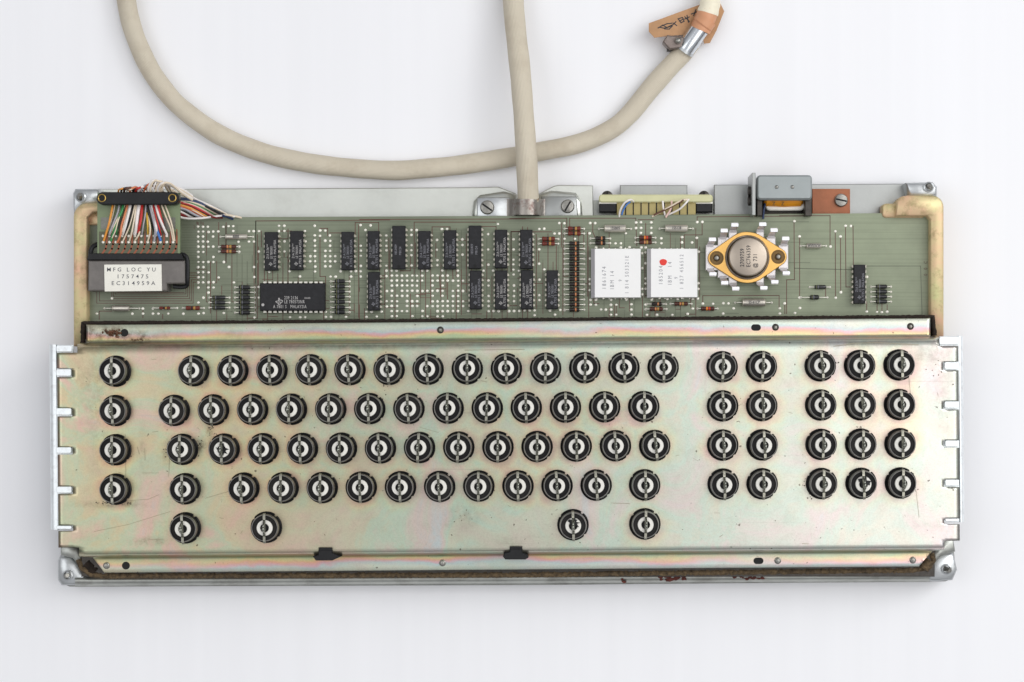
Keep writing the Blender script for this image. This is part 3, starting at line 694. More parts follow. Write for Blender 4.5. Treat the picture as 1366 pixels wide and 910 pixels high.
# ---- white ceramic modules
def ceramic(x0, y0, x1, y1, lines, dot=None, label=None):
    k = K(ZB); cx_, cy_ = (x0 + x1) / 2, (y0 + y1) / 2; a, c = (x1 - x0) * k / 2, (y1 - y0) * k / 2
    b = MB(loc); zt = 16
    b.box(-a, -c, a, c, 2.5, 6.0, .3, 1)
    # bevelled cap, its left side sloping
    def ring(pts, z): return [b.P(x, y, z) for x, y in pts]
    A = ring([(-a, -c), (a, -c), (a, c), (-a, c)], 6.02); B_ = ring([(-a, -c), (a, -c), (a, c), (-a, c)], zt - 7)
    D_ = ring([(-a + 5, -c + .8), (a - .8, -c + .8), (a - .8, c - .8), (-a + 5, c - .8)], zt)
    for p, q in ((A, B_), (B_, D_)):
        for i in range(4): j = (i + 1) % 4; b.F((p[i], p[j], q[j], q[i]), 1 if (p is B_ and i == 3) else 0)
    b.F(D_, 0); b.F(A[::-1], 0)
    o = part('ceramic_module', b.mesh('ceramic_module', [CERAM, CERAMS]), at=W(cx_, cy_, ZB, ZB + zt), label=label)
    for s_, x, y, sz, m in lines:
        t_ = sub('lettering', text_mesh(s_, sz, .82, m, sp=1.45), o); t_.location = loc((x - cx_) * k, -(y - cy_) * k, zt + .12); t_.rotation_euler = (0, 0, pi / 2)
    p = MB(loc)
    for i in range(7):
        for sg in (-1, 1): p.cyl(-a + 8 + i * 8.4, sg * (c + .3), 1.0, -1, 2.4, 8)
    for sg in (-.5, .38):
        for e in (-1, 1): p.cyl(a * sg, e * c, 1.3, 4, 11, 10)
    sub('module_pins', p.mesh('module_pins', [SOLDER]), o, kind='stuff')
    if dot:
        b = MB(loc); b.prism([(5 * cos(t) * (1 + .08 * sin(3 * t)), 4.6 * sin(t) * (1 + .06 * cos(2 * t))) for t in [2 * pi * i / 22 for i in range(22)]], 0, .5, .3)
        d = sub('paint_dot', b.mesh('paint_dot', [RED]), o); d.location = loc((dot[0] - cx_) * k, -(dot[1] - cy_) * k, zt + .02)
ceramic(788.8, 331.5, 855, 397.3, [('1861674', 808.5, 386, 7.8, FADED), ('IBM 14', 819, 386, 7.6, FADED), ('9', 829.5, 375.5, 6.5, FADED), ('1 814 503321E', 838.5, 392, 7.2, FADED)])
ceramic(863.7, 331.5, 930.8, 397, [('185204', 884, 380, 7.6, FADED), ('IBM   14', 896, 380, 7.6, FADED), ('9', 904, 372, 6.5, FADED), ('1 827 456512', 911.5, 386, 7.2, FADED)], (884.8, 350))

# ---- power transistor on finned heat sink
k = K(ZB)
def LT(x, y): return ((x - 995.6) * k, -(y - 344.4) * k)
root = MB(loc)
zs = 9
for (u0, v0, u1, v1), z in (((382, 195, 475, 790), 0), ((685, 190, 772, 785), 0), ((262, 268, 390, 715), .15), ((800, 262, 900, 708), .15), ((130, 352, 300, 632), .3), ((930, 348, 1040, 620), .3), ((300, 300, 860, 660), .45)):
    (xa, ya), (xb, yb) = LT(*cropT(u0, v0)), LT(*cropT(u1, v1))
    root.box(xa, min(ya, yb), xb, max(ya, yb), zs - 4 + z, zs + z, .8)
heat = part('power_transistor', root.mesh('heat_sink_base', [SINK], 40), at=W(995.6, 344.4, ZB), label='round can power transistor on finned heat sink')
fins = [(457, 127, 430, 200), (765, 120, 728, 195), (340, 190, 320, 275), (890, 185, 850, 265), (210, 288, 180, 358), (1018, 278, 990, 352),
        (215, 665, 185, 625), (1025, 655, 985, 618), (345, 762, 320, 708), (898, 752, 855, 702), (467, 825, 430, 783), (777, 818, 730, 778)]
for tu, tv, bu, bv in fins:
    tx, ty = cropT(tu, tv); bx, by = cropT(bu, bv); zt = 34
    kk = K(ZB + zt); txl, tyl = (tx - 750) * kk - (995.6 - 750) * k, -((ty - 520) * kk - (344.4 - 520) * k)
    bxl, byl = LT(bx, by)
    f = MB(loc); up = 1 if tv < 400 else -1
    hw = 4.6
    # bent finger: rises from the plate edge, leans outward, ends in a flat tip
    prof = [(bxl, byl - up * 2, zs + .6), (bxl, byl + up * 1.5, zs + 2), (bxl + (txl - bxl) * .35, byl + (tyl - byl) * .4, zs + 9), (txl, tyl - up * 1.6, zt - 1), (txl, tyl, zt), (txl, tyl + up * 2.0, zt)]
    for (xa, ya, za), (xb, yb, zb) in zip(prof[:-1], prof[1:]):
        q = [f.P(xa - hw, ya, za), f.P(xa + hw, ya, za), f.P(xb + hw, yb, zb), f.P(xb - hw, yb, zb)]
        f.F(q)
        q2 = [f.P(xa - hw, ya + up * 1.1, za - .9), f.P(xa + hw, ya + up * 1.1, za - .9), f.P(xb + hw, yb + up * 1.1, zb - .9), f.P(xb - hw, yb + up * 1.1, zb - .9)]
        f.F(q2); f.F((q[0], q[3], q2[3], q2[0])); f.F((q[1], q[2], q2[2], q2[1]))
    o = sub('cooling_fin', f.mesh('cooling_fin', [SINK], 25), heat)
    f = MB(loc); f.prism(rrect(-5, -2.3, 5, 2.3, 1.0, 3), 0, 1.4, .4); o2 = sub('fin_tip', f.mesh('fin_tip', [SINKT]), heat, at=loc(txl, tyl, zt - .4))
# flange: hull of the round middle and the two ears
def hull(pts):
    pts = sorted(set(pts)); lo = []; up = []
    cr_ = lambda o, a, b_: (a[0] - o[0]) * (b_[1] - o[1]) - (a[1] - o[1]) * (b_[0] - o[0])
    for p in pts:
        while len(lo) > 1 and cr_(lo[-2], lo[-1], p) <= 0: lo.pop()
        lo.append(p)
    for p in reversed(pts):
        while len(up) > 1 and cr_(up[-2], up[-1], p) <= 0: up.pop()
        up.append(p)
    return lo[:-1] + up[:-1]
el = LT(955.0, 345.2); er = LT(1036.6, 343.6)
hp = []
for (x, y), r in (((0, 0), 34.2 * k), (el, 11.6 * k), (er, 11.6 * k)):
    hp += [(x + r * cos(2 * pi * i / 56), y + r * sin(2 * pi * i / 56)) for i in range(56)]
b = MB(loc); b.prism(hull(hp), zs + .8, zs + 4.5, .8)
sub('gold_flange', b.mesh('gold_flange', [GOLD], 40), heat)
b = MB(loc); b.lathe([(30.4, zs + 4.4), (30.2, zs + 5.5), (28, zs + 7.2), (26.6, zs + 8.5), (26.2, zs + 18), (25.6, zs + 19.5), (24.2, zs + 20.3), (.01, zs + 20.5)], 64, mats=[0, 0, 1, 1, 0, 0, 0])
can = sub('metal_can', b.mesh('metal_can', [CAN, DARKM], 50), heat)
kt = zs + 20.7
for i, (s_, x, y) in enumerate((('2709759', 992.5, 356.0), ('EC766359', 1001, 356.5), ('@ 731', 1010, 357.5))):
    kk = K(ZB + kt); t_ = sub('lettering', text_mesh(s_, 7.6, .84, INK, sp=1.12, bold=.1), heat); t_.location = loc((x - 750) * kk - (995.6 - 750) * k, -((y - 520) * kk - (344.4 - 520) * k), kt); t_.rotation_euler = (0, 0, pi / 2)
for (x, y) in (el, er):
    b = MB(loc); b.lathe([(9.6, zs + 4.55), (9.3, zs + 4.9), (8.2, zs + 4.9), (7.8, zs + 4.6), (4.6, zs + 4.6), (3.6, zs + 7), (2.2, zs + 8.6), (.01, zs + 9)], 32, mats=[1, 1, 1, 1, 1, 0, 0])
    sub('mounting_screw', b.mesh('mounting_screw', [SCREW, mat('bronze_washer', srgb(112, 88, 52), .45, .6, .2, 400)]), heat, at=loc(x, y, 0))

# ---- left edge connector with paddle card and wires
b = MB(img(-30))
x0, y0 = cropR(250, 0)
b.prism([(118, 347.5), (246.5, 347.5), (246.5, 378), (222.5, 378.5), (222, 388), (117.5, 388)], ZB + 1, -30, 1.5)
conn = part('edge_connector', b.mesh('edge_connector', [GREYP]), label='dark grey edge connector holding the wired card')
def subw(name, me, parent, **kw):
    o = sub(name, me, parent, **kw); w_ = (parent.location + BASE) if parent.parent is KB else parent.location
    o.location = (-w_.x, -w_.y, -w_.z); return o
b = MB(img(-34)); b.prism([(120, 338.4), (243, 338.4), (247, 347.4), (117.5, 347.4)], ZB + 2, -27, 1.0)
subw('connector_mouth', b.mesh('connector_mouth', [BLACKP]), conn)
b = MB(img()); b.tube([(121, 349, -36), (121, 336, -34), (124, 329, -34), (131, 326, -36)], 3.4, 10)
subw('latch_arm', b.mesh('latch_arm', [BLACKP]), conn)
b = MB(img()); b.tube([(238, 340, -36), (246, 340.5, -32), (250, 348, -32), (250, 372, -34), (249, 381, -38), (242, 383, -40), (231, 382, -42)], 3.0, 10)
subw('latch_arm', b.mesh('latch_arm', [BLACKP]), conn)
b = MB(img(-28.5)); b.prism([(138.8, 353), (215.3, 352.6), (215.9, 388.2), (139.5, 388.9)], -31, -28.6, .3)
lab = subw('paper_label', b.mesh('paper_label', [LABELP]), conn, label='white printed label on the edge connector')
for s_, x, y, sp in (('MFG LOC YU', 142.3, 362.2, .95), ('1757475', 155.5, 371.4, 1.0), ('EC314959A', 148.5, 380.4, 1.0)):
    t_ = sub('lettering', text_mesh(s_, 7.6, sp * 1.06, LINK, sp=1.62, bold=.03), lab); p_ = W(x, y, -28.4); t_.location = p_
b = MB(img(-26)); b.box(129.3, 257, 239.8, 338.6, -32, -28, .3)
card = part('wired_card', b.mesh('wired_card', [CARD]))
b = MB(img(-27.8))
for u0, v0, u1, v1 in ((375, 418, 640, 540), (950, 418, 1130, 540)):
    (xa, ya), (xb, yb) = cropR(u0, v0), cropR(u1, v1); b.box(xa, ya, xb, yb, -28.0, -27.7)
g = MB(img(-27.9)); g.box(132, 309, 237, 338, -28.0, -27.88); subw('shadow_ground_tint', g.mesh('shadow_ground_tint', [mat('shadow_tinted_ground', srgb(88, 90, 68), .45, 0, .2, 120)]), card)  # dark rectangle paints shadow and ground tint on the card's lower part
subw('tinned_patch', b.mesh('tinned_patch', [OXID]), card, label='grey tinned ground patch')
b = MB(img(-27.6))
cp = MB(img(-27.7))
for i in range(12):
    u_ = 398 + i * 64.4
    for v_ in (605, 668):
        x, y = cropR(u_, v_); b.ball(x, y, -27.7, 2.0, 2.0, 1.2, 10, 3, top=True)
    p_ = [cropR(u_ + 38, 610), cropR(u_ + 36, 690), cropR(u_ + 26, 735), cropR(u_ - 8, 785)]
    cp.strip(p_, 2.3, -27.72 + .01 * (i % 2)); cp.strip([cropR(u_ + 38, 540), cropR(u_ + 38, 610)], 1.2, -27.76)
subw('solder_pads', b.mesh('solder_pads', [SOLDER], 80), card, kind='stuff')
subw('copper_traces', cp.mesh('copper_traces', [mat('card_copper', srgb(146, 78, 50), .5)]), card, kind='stuff')
ZS = -12
b = MB(img(ZS)); b.prism(rrect(128.6, 256.2, 238.8, 273, 8.2, 7), -26, ZS, 1.2)
bar = part('strain_relief_bar', b.mesh('strain_relief_bar', [BLACKP]), label='black pill shaped strain relief bar')
for x, y in ((136, 264.3), (230, 264.3)):
    b = MB(img(ZS)); b.lathe([(5.6, ZS - .1), (5.4, ZS + 1), (4.6, ZS + 1.3), (4.0, ZS + .8), (3.9, ZS - 2)], 28, x, y)
    subw('brass_eyelet', b.mesh('brass_eyelet', [BRASS]), bar)
    b = MB(img(ZS)); b.cyl(x, y, 3.95, ZS - .5, ZS + .25, 24); subw('eyelet_hole', b.mesh('eyelet_hole', [HOLE]), bar)
def wire(crop, pts, col, r=1.25, z=None, name='wire'):
    n = len(pts); P_ = []
    for i, p in enumerate(pts):
        x, y = crop(p[0], p[1]); P_.append((x, y, p[2] if len(p) > 2 else z))
    b = MB(img()); b.tube(P_, r, 8, smooth=6)
    part(name, b.mesh('wire', [WM[col]], 80))
def cw(col, *pts, r=1.25):
    n = len(pts); zz = [-24.5] + [-21 + random.uniform(-2.5, 2.5) for _ in pts[1:-1]] + [-27]
    wire(cropR, [(p[0], p[1], z) for p, z in zip(pts, zz)], col, r)
cw('orange', (498, 280), (485, 350), (458, 480), (405, 655), r=1.5); cw('cream', (520, 280), (490, 420), (455, 520), (402, 650), r=.8)
cw('grey', (562, 280), (545, 370), (470, 560), (462, 600)); cw('cream', (590, 330), (530, 460), (468, 596), r=1.0)
cw('green', (605, 280), (585, 360), (530, 480), (478, 655), r=1.7); cw('cream', (620, 290), (560, 420), (520, 560), (474, 650), r=.9); cw('green', (545, 470), (535, 540), (537, 598), r=.9)
cw('salmon', (648, 280), (615, 400), (585, 500), (572, 600), (540, 672), r=1.5); cw('cream', (662, 290), (630, 400), (590, 560), (548, 668), r=.8)
cw('white', (678, 280), (660, 360), (625, 500), (596, 590), r=1.9); cw('black', (700, 280), (672, 400), (635, 510), (615, 570), r=.9)
cw('cream', (722, 280), (700, 380), (660, 520), (600, 655), r=1.1); cw('black', (708, 290), (690, 370), (655, 500), (625, 590), r=.7)
cw('cream', (735, 290), (712, 440), (690, 560), (665, 655), r=1.2); cw('white', (765, 280), (745, 400), (735, 500), (718, 590), r=2.6)
cw('red', (793, 280), (785, 400), (768, 500), (752, 570), r=1.9); cw('cream', (770, 560), (755, 600), (720, 655), r=1.2)
cw('grey', (832, 280), (822, 400), (805, 500), (790, 592), r=1.1); cw('black', (845, 280), (850, 340), (880, 420), (912, 560), r=1.3)
cw('yellow', (838, 370), (848, 480), (852, 588), r=1.2); cw('cream', (850, 400), (872, 500), (872, 580), (850, 660), r=1.2)
cw('white', (880, 280), (905, 400), (935, 520), (940, 600), r=1.9); cw('grey', (866, 280), (895, 400), (925, 540), (915, 660), r=1.5)
cw('red', (905, 280), (930, 400), (970, 540), (985, 600), r=1.0); cw('blue', (930, 480), (950, 560), (982, 655), r=1.7)
cw('red', (948, 280), (975, 400), (1000, 500), (1010, 540), r=2.1); cw('white', (925, 280), (960, 400), (1010, 520), (1045, 592), r=1.7)
cw('cream', (985, 280), (1030, 400), (1080, 520), (1108, 655), r=1.2); cw('cream', (1020, 280), (1065, 400), (1100, 520), (1122, 655), r=1.1)
# loops over the top of the strain relief
R2 = random.Random(11)
cols = ['orange', 'black', 'brown', 'cream', 'salmon', 'black', 'red', 'white', 'grey', 'rust', 'cream', 'black', 'white', 'cream', 'white', 'cream']
for i, c_ in enumerate(cols):
    u_ = 560 + i * 29; top = 118 - 66 * math.exp(-((i - 12) / 4.0) ** 2) + R2.uniform(-8, 8)
    wire(cropR, [(u_ - 8, 178, -22), (u_ - 4, 140, -14), (u_ + 16 + R2.uniform(0, 14), top + 12, -8 + R2.uniform(-4, 4)), (u_ + 62, top + 6, -16), (u_ + 95 + R2.uniform(-5, 25), 150, -34), (u_ + 150 + R2.uniform(0, 30), 200, -52)], c_, R2.choice([1.0, 1.2, 1.5, 1.7]))
for i, (c_, u_) in enumerate((('white', 860), ('cream', 880), ('white', 955), ('cream', 975))):
    wire(cropR, [(u_, 178, -20), (u_ - 2, 120, -10), (u_ + 35, 48 + 12 * (i // 2) * 2, -4), (u_ + 105, 60 + 18 * (i // 2), -8), (1180, 125 + 12 * i, -24), (1300, 200 + 14 * i, -40)], c_, 1.5)
# harness fanning into the case to the right of the card
b_list = [('white', [(0, 80), (200, 175), (430, 300), (640, 395), (880, 520)], 1.2), ('cream', [(0, 120), (180, 220), (420, 315), (660, 415), (900, 530)], 1.0), ('navy', [(150, 285), (300, 298), (480, 355), (640, 440), (830, 530)], 1.9), ('navy', [(150, 300), (330, 320), (500, 375), (660, 460), (800, 535)], 1.5),
          ('green', [(150, 305), (330, 345), (480, 410), (620, 480), (760, 550)], 1.3), ('pink', [(150, 330), (330, 370), (480, 430), (640, 520), (720, 560)], 1.2), ('cream', [(150, 318), (340, 335), (520, 400), (700, 500), (780, 545)], 1.3),
          ('red', [(150, 335), (320, 378), (470, 450), (600, 515), (720, 570)], 1.5), ('black', [(150, 350), (300, 398), (450, 465), (600, 540), (660, 570)], 1.0), ('orange', [(150, 375), (290, 415), (420, 470), (560, 545), (620, 580)], 1.8),
          ('rust', [(150, 395), (280, 430), (400, 485), (540, 560), (590, 585)], 1.6), ('cream', [(150, 385), (290, 425), (440, 500), (560, 570), (600, 590)], 1.0), ('black', [(150, 440), (240, 475), (330, 520), (420, 560), (480, 590)], 1.5), ('grey', [(150, 425), (260, 450), (380, 520), (500, 575), (520, 590)], 1.8),
          ('white', [(150, 470), (230, 500), (320, 550), (380, 580)], 1.8), ('maroon', [(150, 510), (210, 535), (280, 560), (340, 590)], 1.9), ('navy', [(820, 545), (900, 560), (960, 590), (1000, 620)], 1.6), ('black', [(700, 470), (800, 520), (920, 575), (960, 610)], 1.6), ('cream', [(860, 530), (960, 545), (1080, 570), (1150, 600)], 1.3), ('maroon', [(650, 560), (720, 575), (800, 575), (860, 600)], 1.2),
          ('black', [(560, 400), (660, 455), (760, 505), (880, 560)], 1.4), ('white', [(150, 545), (210, 575), (330, 588), (480, 583), (640, 565), (780, 545), (900, 535), (1000, 560)], 1.4)]
for i, (c_, pts, r_) in enumerate(b_list):
    zt = -40 if i < len(b_list) - 1 else -50
    n = len(pts)
    wire(cropQ, [(p[0], p[1], (-46 - 20 * j / (n - 1)) if i < len(b_list) - 1 else (-48 - 6 * j / (n - 1))) for j, p in enumerate(pts)], c_, r_ * 1.05)

# ---- key plate
def grid_plate():
    b = MB(img()); us = [76.2, 82, 90, 96, 103.5, 115.5] + [115.5 + 4.02 * i for i in range(1, 280)] + [1241.5, 1247, 1252.5, 1258, 1264, 1271, 1278.6]
    us = sorted(us)
    prof = [(432.8, -27), (434, -26.2), (440, -25.5), (447, -25.5), (453, -25.3), (455.5, -25), (457.3, -22.5), (458.8, -14), (460.2, -8), (462.5, -4), (466, -1.6), (470, -.6)]
    vs_ = [474 + 4.0 * i for i in range(66)]
    prof += [(v, 0) for v in vs_] + [(736.5, -.2), (739, -1.5), (741, -4.5), (742.3, -9.5), (743.5, -14), (745, -16.5), (747, -17), (752, -17), (758, -17), (762.8, -17), (763.8, -17.6)]
    extra = [491, 502.5, 544, 555, 596, 606, 648.5, 658.5, 700.5, 708]
    prof += [(v, 0) for v in extra]; prof.sort()
    notchL = [(491, 502.5), (544, 555), (596, 606), (648.5, 658.5), (700.5, 708)]
    nf = [0] * 0
    idx = {}
    def keep(u, v):
        if v < 457.3: return 115.5 <= u <= 1241.5
        if v < 470 and u < 103.5: return False
        if v < 470 and u > 1252.5: return False
        if v > 730.5 and (u < 103.5 or u > 1256): return False
        if v > 744: return True
        if any(a < v < c for a, c in notchL) and (u < 96 or u > 1258): return False
        return True
    Lf = lambda v: 122 + (v - 743.5) * .75
    Rf = lambda v: 1242 - (v - 743.5) * .9
    def cu_(u, v): return min(max(u, Lf(v)), Rf(v)) if v >= 743.5 else u
    for j in range(len(prof) - 1):
        for i in range(len(us) - 1):
            uc, vc = (us[i] + us[i + 1]) / 2, (prof[j][0] + prof[j + 1][0]) / 2
            if not keep(uc, vc): continue
            if prof[j][0] >= 743.5 and (us[i + 1] <= Lf(prof[j][0]) or us[i] >= Rf(prof[j][0])): continue
            q = []
            for (ii, jj) in ((i, j), (i + 1, j), (i + 1, j + 1), (i, j + 1)):
                if (ii, jj) not in idx:
                    x, y = uv(cu_(us[ii], prof[jj][0]), prof[jj][0]); z = prof[jj][1]
                    # slight unevenness of the pressed sheet
                    z += .25 * sin(us[ii] * .021) * sin(prof[jj][0] * .03 + 1)
                    idx[(ii, jj)] = b.P(x, y, z)
                q.append(idx[(ii, jj)])
            b.F(q)
    return b, idx, us, prof
SW = """154.4,495.3 258.6,494.7 310.8,494.4 363,493.8 415,493.5 467,493.2 519.2,492.9 571.2,492.6 623.4,492.2 675.6,491.9 727.9,491.3 780.1,490.6 832.3,490.3 884.6,490 963.2,489.3 1015.5,489 1094,488.2 1146.5,487.6 1199.2,487
154.4,547.8 232.8,547.5 285,546.9 337.2,546.3 389.1,546 441.4,545.6 493.4,545.2 545.6,544.9 597.9,544.6 650.1,544.3 702.1,543.7 754.3,543.2 806.5,542.8 858.7,542.5 963.8,541.6 1016,541.2 1094.6,540.4 1147.4,540.1 1199.7,539.8
154.7,600 243.7,599.5 299.2,599.2 351.2,598.6 403.7,598.3 455.7,597.9 507.7,597.6 559.9,597.1 612.1,596.5 664.3,596.1 716.5,595.7 768.6,595.1 821,594.7 873.3,594.4 964,593.8 1016.5,593.5 1095.2,592.9 1148,592.5 1200.5,592
155,652.6 247.3,652 325.6,651.1 377.9,650.8 430.1,650.5 482.1,649.9 534.4,649.4 586.6,649 638.8,648.4 691,648.1 743.1,647.7 795.2,647.2 859.9,646.9 964.6,645.8 1016.6,645.4 1095.8,645.1 1148.6,644.8 1201.1,644.3
247.6,704.2 355.6,703.3 764.4,700 860.2,698.9"""
SW = [tuple(map(float, q.split(','))) for q in SW.split()]
b, idx, us, prof = grid_plate()
me = b.mesh('key_plate', [PLATE], 60)
fold = me.attributes.new('fold', 'FLOAT', 'POINT'); fv = []
near = me.attributes.new('near', 'FLOAT', 'POINT'); grime = me.attributes.new('grime', 'FLOAT', 'POINT')
GR = [(147, 444, 16, 8, .95), (165, 446, 40, 10, .45), (195, 450, 60, 10, .3), (121, 443, 6, 12, .6), (185, 453, 12, 4, .7), (280, 573, 4, 12, 1.0), (266, 594, 8, 9, 1.0), (284, 586, 4, 6, .9), (228, 596, 4, 10, .8), (222, 604, 6, 14, .5), (143, 673, 40, 4, .55), (172, 672, 14, 5, .5), (198, 722, 22, 5, .6), (250, 680, 30, 60, .06),
      (127, 540, 18, 90, .28), (110, 500, 40, 20, .12), (1258, 520, 14, 70, .22), (1235, 475, 26, 12, .35), (620, 690, 22, 16, .28), (310, 447, 20, 5, .3), (420, 440, 40, 6, .2), (190, 600, 4, 30, .25), (500, 462, 120, 4, .3), (760, 455, 300, 4, .3), (1150, 461, 90, 5, .35), (300, 462, 200, 5, .35),
      (680, 722, 20, 8, .2), (432, 724, 20, 6, .2), (1245, 700, 20, 4, .2)]
import numpy as np
inv = {v: k for k, v in idx.items()}
n_ = len(me.vertices); nv = np.ones(n_); gv = np.zeros(n_)
swa = np.array(SW)
for vi in range(n_):
    ii, jj = inv[vi]; x, y = uv(us[ii], prof[jj][0])
    v_ = prof[jj][0]; fv.append((v_ - 437) / 19 if v_ < 457 else ((764 - v_) / 21 if v_ > 743 else -1))
    d = swa - (x, y); dd = np.hypot(d[:, 0], d[:, 1] + 2.0).min()
    nv[vi] = max(0, min(1.0, (dd - 19) / 26)); g = 0
    for gx, gy, sx_, sy_, a_ in GR: g += a_ * math.exp(-((x - gx) / sx_) ** 2 - ((y - gy) / sy_) ** 2)
    gv[vi] = min(1, g)
fold.data.foreach_set('value', fv); near.data.foreach_set('value', nv); grime.data.foreach_set('value', gv)
plate = part('key_plate', me, label='iridescent zinc plated key plate with slotted side edges')
sm = plate.modifiers.new('thickness', 'SOLIDIFY'); sm.thickness = 3.2 * S; sm.offset = -1

# scratches scored into the plating
b = MB(img(0)); Rs = random.Random(31)
SC = [[(126, 709), (170, 700), (227, 682.5)], [(274, 664.7), (290, 660), (304, 656)], [(172, 668), (198, 666), (212, 660)], [(190, 631), (212, 631)], [(193, 598), (193.5, 614)], [(183, 596), (186, 606)], [(226, 610), (225, 636)], [(167, 580), (168, 640)], [(198, 720), (218, 719.5)],
      [(1112, 462), (1140, 458), (1170, 457), (1225, 460)], [(620, 467), (700, 466)], [(1210, 630), (1222, 655), (1226, 690)], [(815, 671), (840, 672)], [(560, 570), (585, 577)], [(1212, 500), (1216, 540)]]
for q in range(46):
    x, y = Rs.uniform(100, 1260), Rs.uniform(474, 728); a_ = Rs.uniform(0, 3.14); l_ = Rs.uniform(2, 11); SC.append([(x, y), (x + l_ * cos(a_), y + l_ * sin(a_) * .5)])
for i, pts in enumerate(SC): b.strip(pts, Rs.uniform(.3, .55), .42 + .002 * i)
part('scratches', b.mesh('scratches', [mat('scratch_groove', srgb(150, 140, 116), .45, .7)]), kind='stuff')
b = MB(img(0))
for cx_, cy_, n_, sx_, sy_ in ((266, 594, 26, 4, 6), (280, 572, 20, 1.6, 7), (287, 584, 14, 4, 4), (222, 602, 9, 2, 5), (143, 672, 22, 12, 1.2), (173, 671, 8, 2, 1.5), (1085, 663, 8, 4, 3), (1072, 645, 6, 2, 4), (1217, 640, 10, 2, 6), (1147, 571, 7, 2, 1), (1118, 484, 3, 1.5, .6), (620, 688, 10, 7, 6), (512, 530, 6, 2, 7), (1250, 495, 10, 8, 8)):
    for q in range(n_):
        x, y, r_ = Rs.gauss(cx_, sx_), Rs.gauss(cy_, sy_), Rs.uniform(.3, 1.05)
        b.prism([(x + r_ * Rs.uniform(.5, 1.4) * cos(t), y + r_ * Rs.uniform(.5, 1.3) * sin(t)) for t in [2 * pi * w_ / 7 for w_ in range(7)]], -.5, .45 + .004 * q)
part('dirt_specks', b.mesh('dirt_specks', [mat('black_dirt', srgb(84, 74, 60), .8)]), kind='stuff')

# rivets, holes and slots on the two flanges
for x, y in ((587.5, 440.3), (1034.5, 436.6), (1214.6, 435.5)):
    b = MB(loc); b.lathe([(4.8, 0), (4.5, .9), (3.4, 1.2), (3.2, .6), (2.8, .8), (1.5, 3.0), (.01, 3.2)], 24, mats=[1, 1, 1, 1, 0, 0])
    part('rivet', b.mesh('rivet', [SCREW, DARKM]), at=W(x, y, -25.4))
for x, y in ((142, 754.6), (590.3, 751), (1037.5, 748), (1217.7, 747.3)):
    b = MB(loc); b.lathe([(4.6, 0), (4.3, 1), (3.4, 1.4), (2.6, 2.4), (.01, 2.9)], 24, mats=[1, 0, 0, 0])
    part('rivet', b.mesh('rivet', [SCREW, DARKM]), at=W(x, y, -16.9))
def slot_mesh(hw, r):
    b = MB(loc); pts = [(hw + r * cos(a), r * sin(a)) for a in [radians(q) for q in range(-90, 91, 15)]] + [(-hw + r * cos(a), r * sin(a)) for a in [radians(q) for q in range(90, 271, 15)]]
    b.prism(pts, -.6, .25); return b.mesh('punched_hole', [HOLE])
for x, y, z, hw, r in ((166, 444, -25.4, 0.01, 5.2), (1008.5, 437, -25.4, 2.2, 4.4), (168, 754.6, -17, .01, 5.3), (1011.8, 748.3, -17, 2.4, 4.3)):
    part('punched_hole', slot_mesh(hw, r), at=W(x, y, z))
b = MB(img(-22)); Rg = random.Random(9)
for q in range(26):
    x, y = 149 + Rg.gauss(0, 6), 443.5 + Rg.gauss(0, 2.6); b.ball(x, y, -25.6, Rg.uniform(1.2, 3.2), Rg.uniform(1, 2.4), Rg.uniform(1.4, 3.6), 8, 3, top=True)
for q in range(9): b.ball(185 + Rg.gauss(0, 4), 453 + Rg.gauss(0, 1.1), -25.6, Rg.uniform(.8, 1.8), Rg.uniform(.7, 1.4), 1.2, 7, 2, top=True)
0 and b.prism([(137, 443), (142, 438), (152, 437), (160, 439), (162, 444), (156, 449), (146, 450), (139, 449)], -26, -22.5, 1.2)
part('grease_lumps', b.mesh('grease_lumps', [mat('old_grease', srgb(84, 74, 56), .4, .3, .6, 500, .8, 400, col2=srgb(130, 84, 62))]), kind='stuff')
# plastic clips on the lower fold
for pts in ([(425, 730.5), (443, 730.5), (443.5, 737.5), (455, 742.5), (443, 748), (421, 748), (417, 742.5), (424, 740)], [(680, 729), (696.5, 729), (697, 737), (704, 740.5), (705, 744), (701, 746.6), (674, 746.6), (671, 743), (672, 738), (679.5, 736)]):
    b = MB(img(4)); b.prism(pts, -20, 3, 1.2); b.prism([(pts[0][0], pts[0][1]), (pts[1][0], pts[1][1]), (pts[1][0], pts[1][1] + 3.5), (pts[0][0], pts[0][1] + 3.5)], 2, 5, .6)
    part('plastic_clip', b.mesh('plastic_clip', [BLACKP]), label='small black plastic clip on the lower fold')

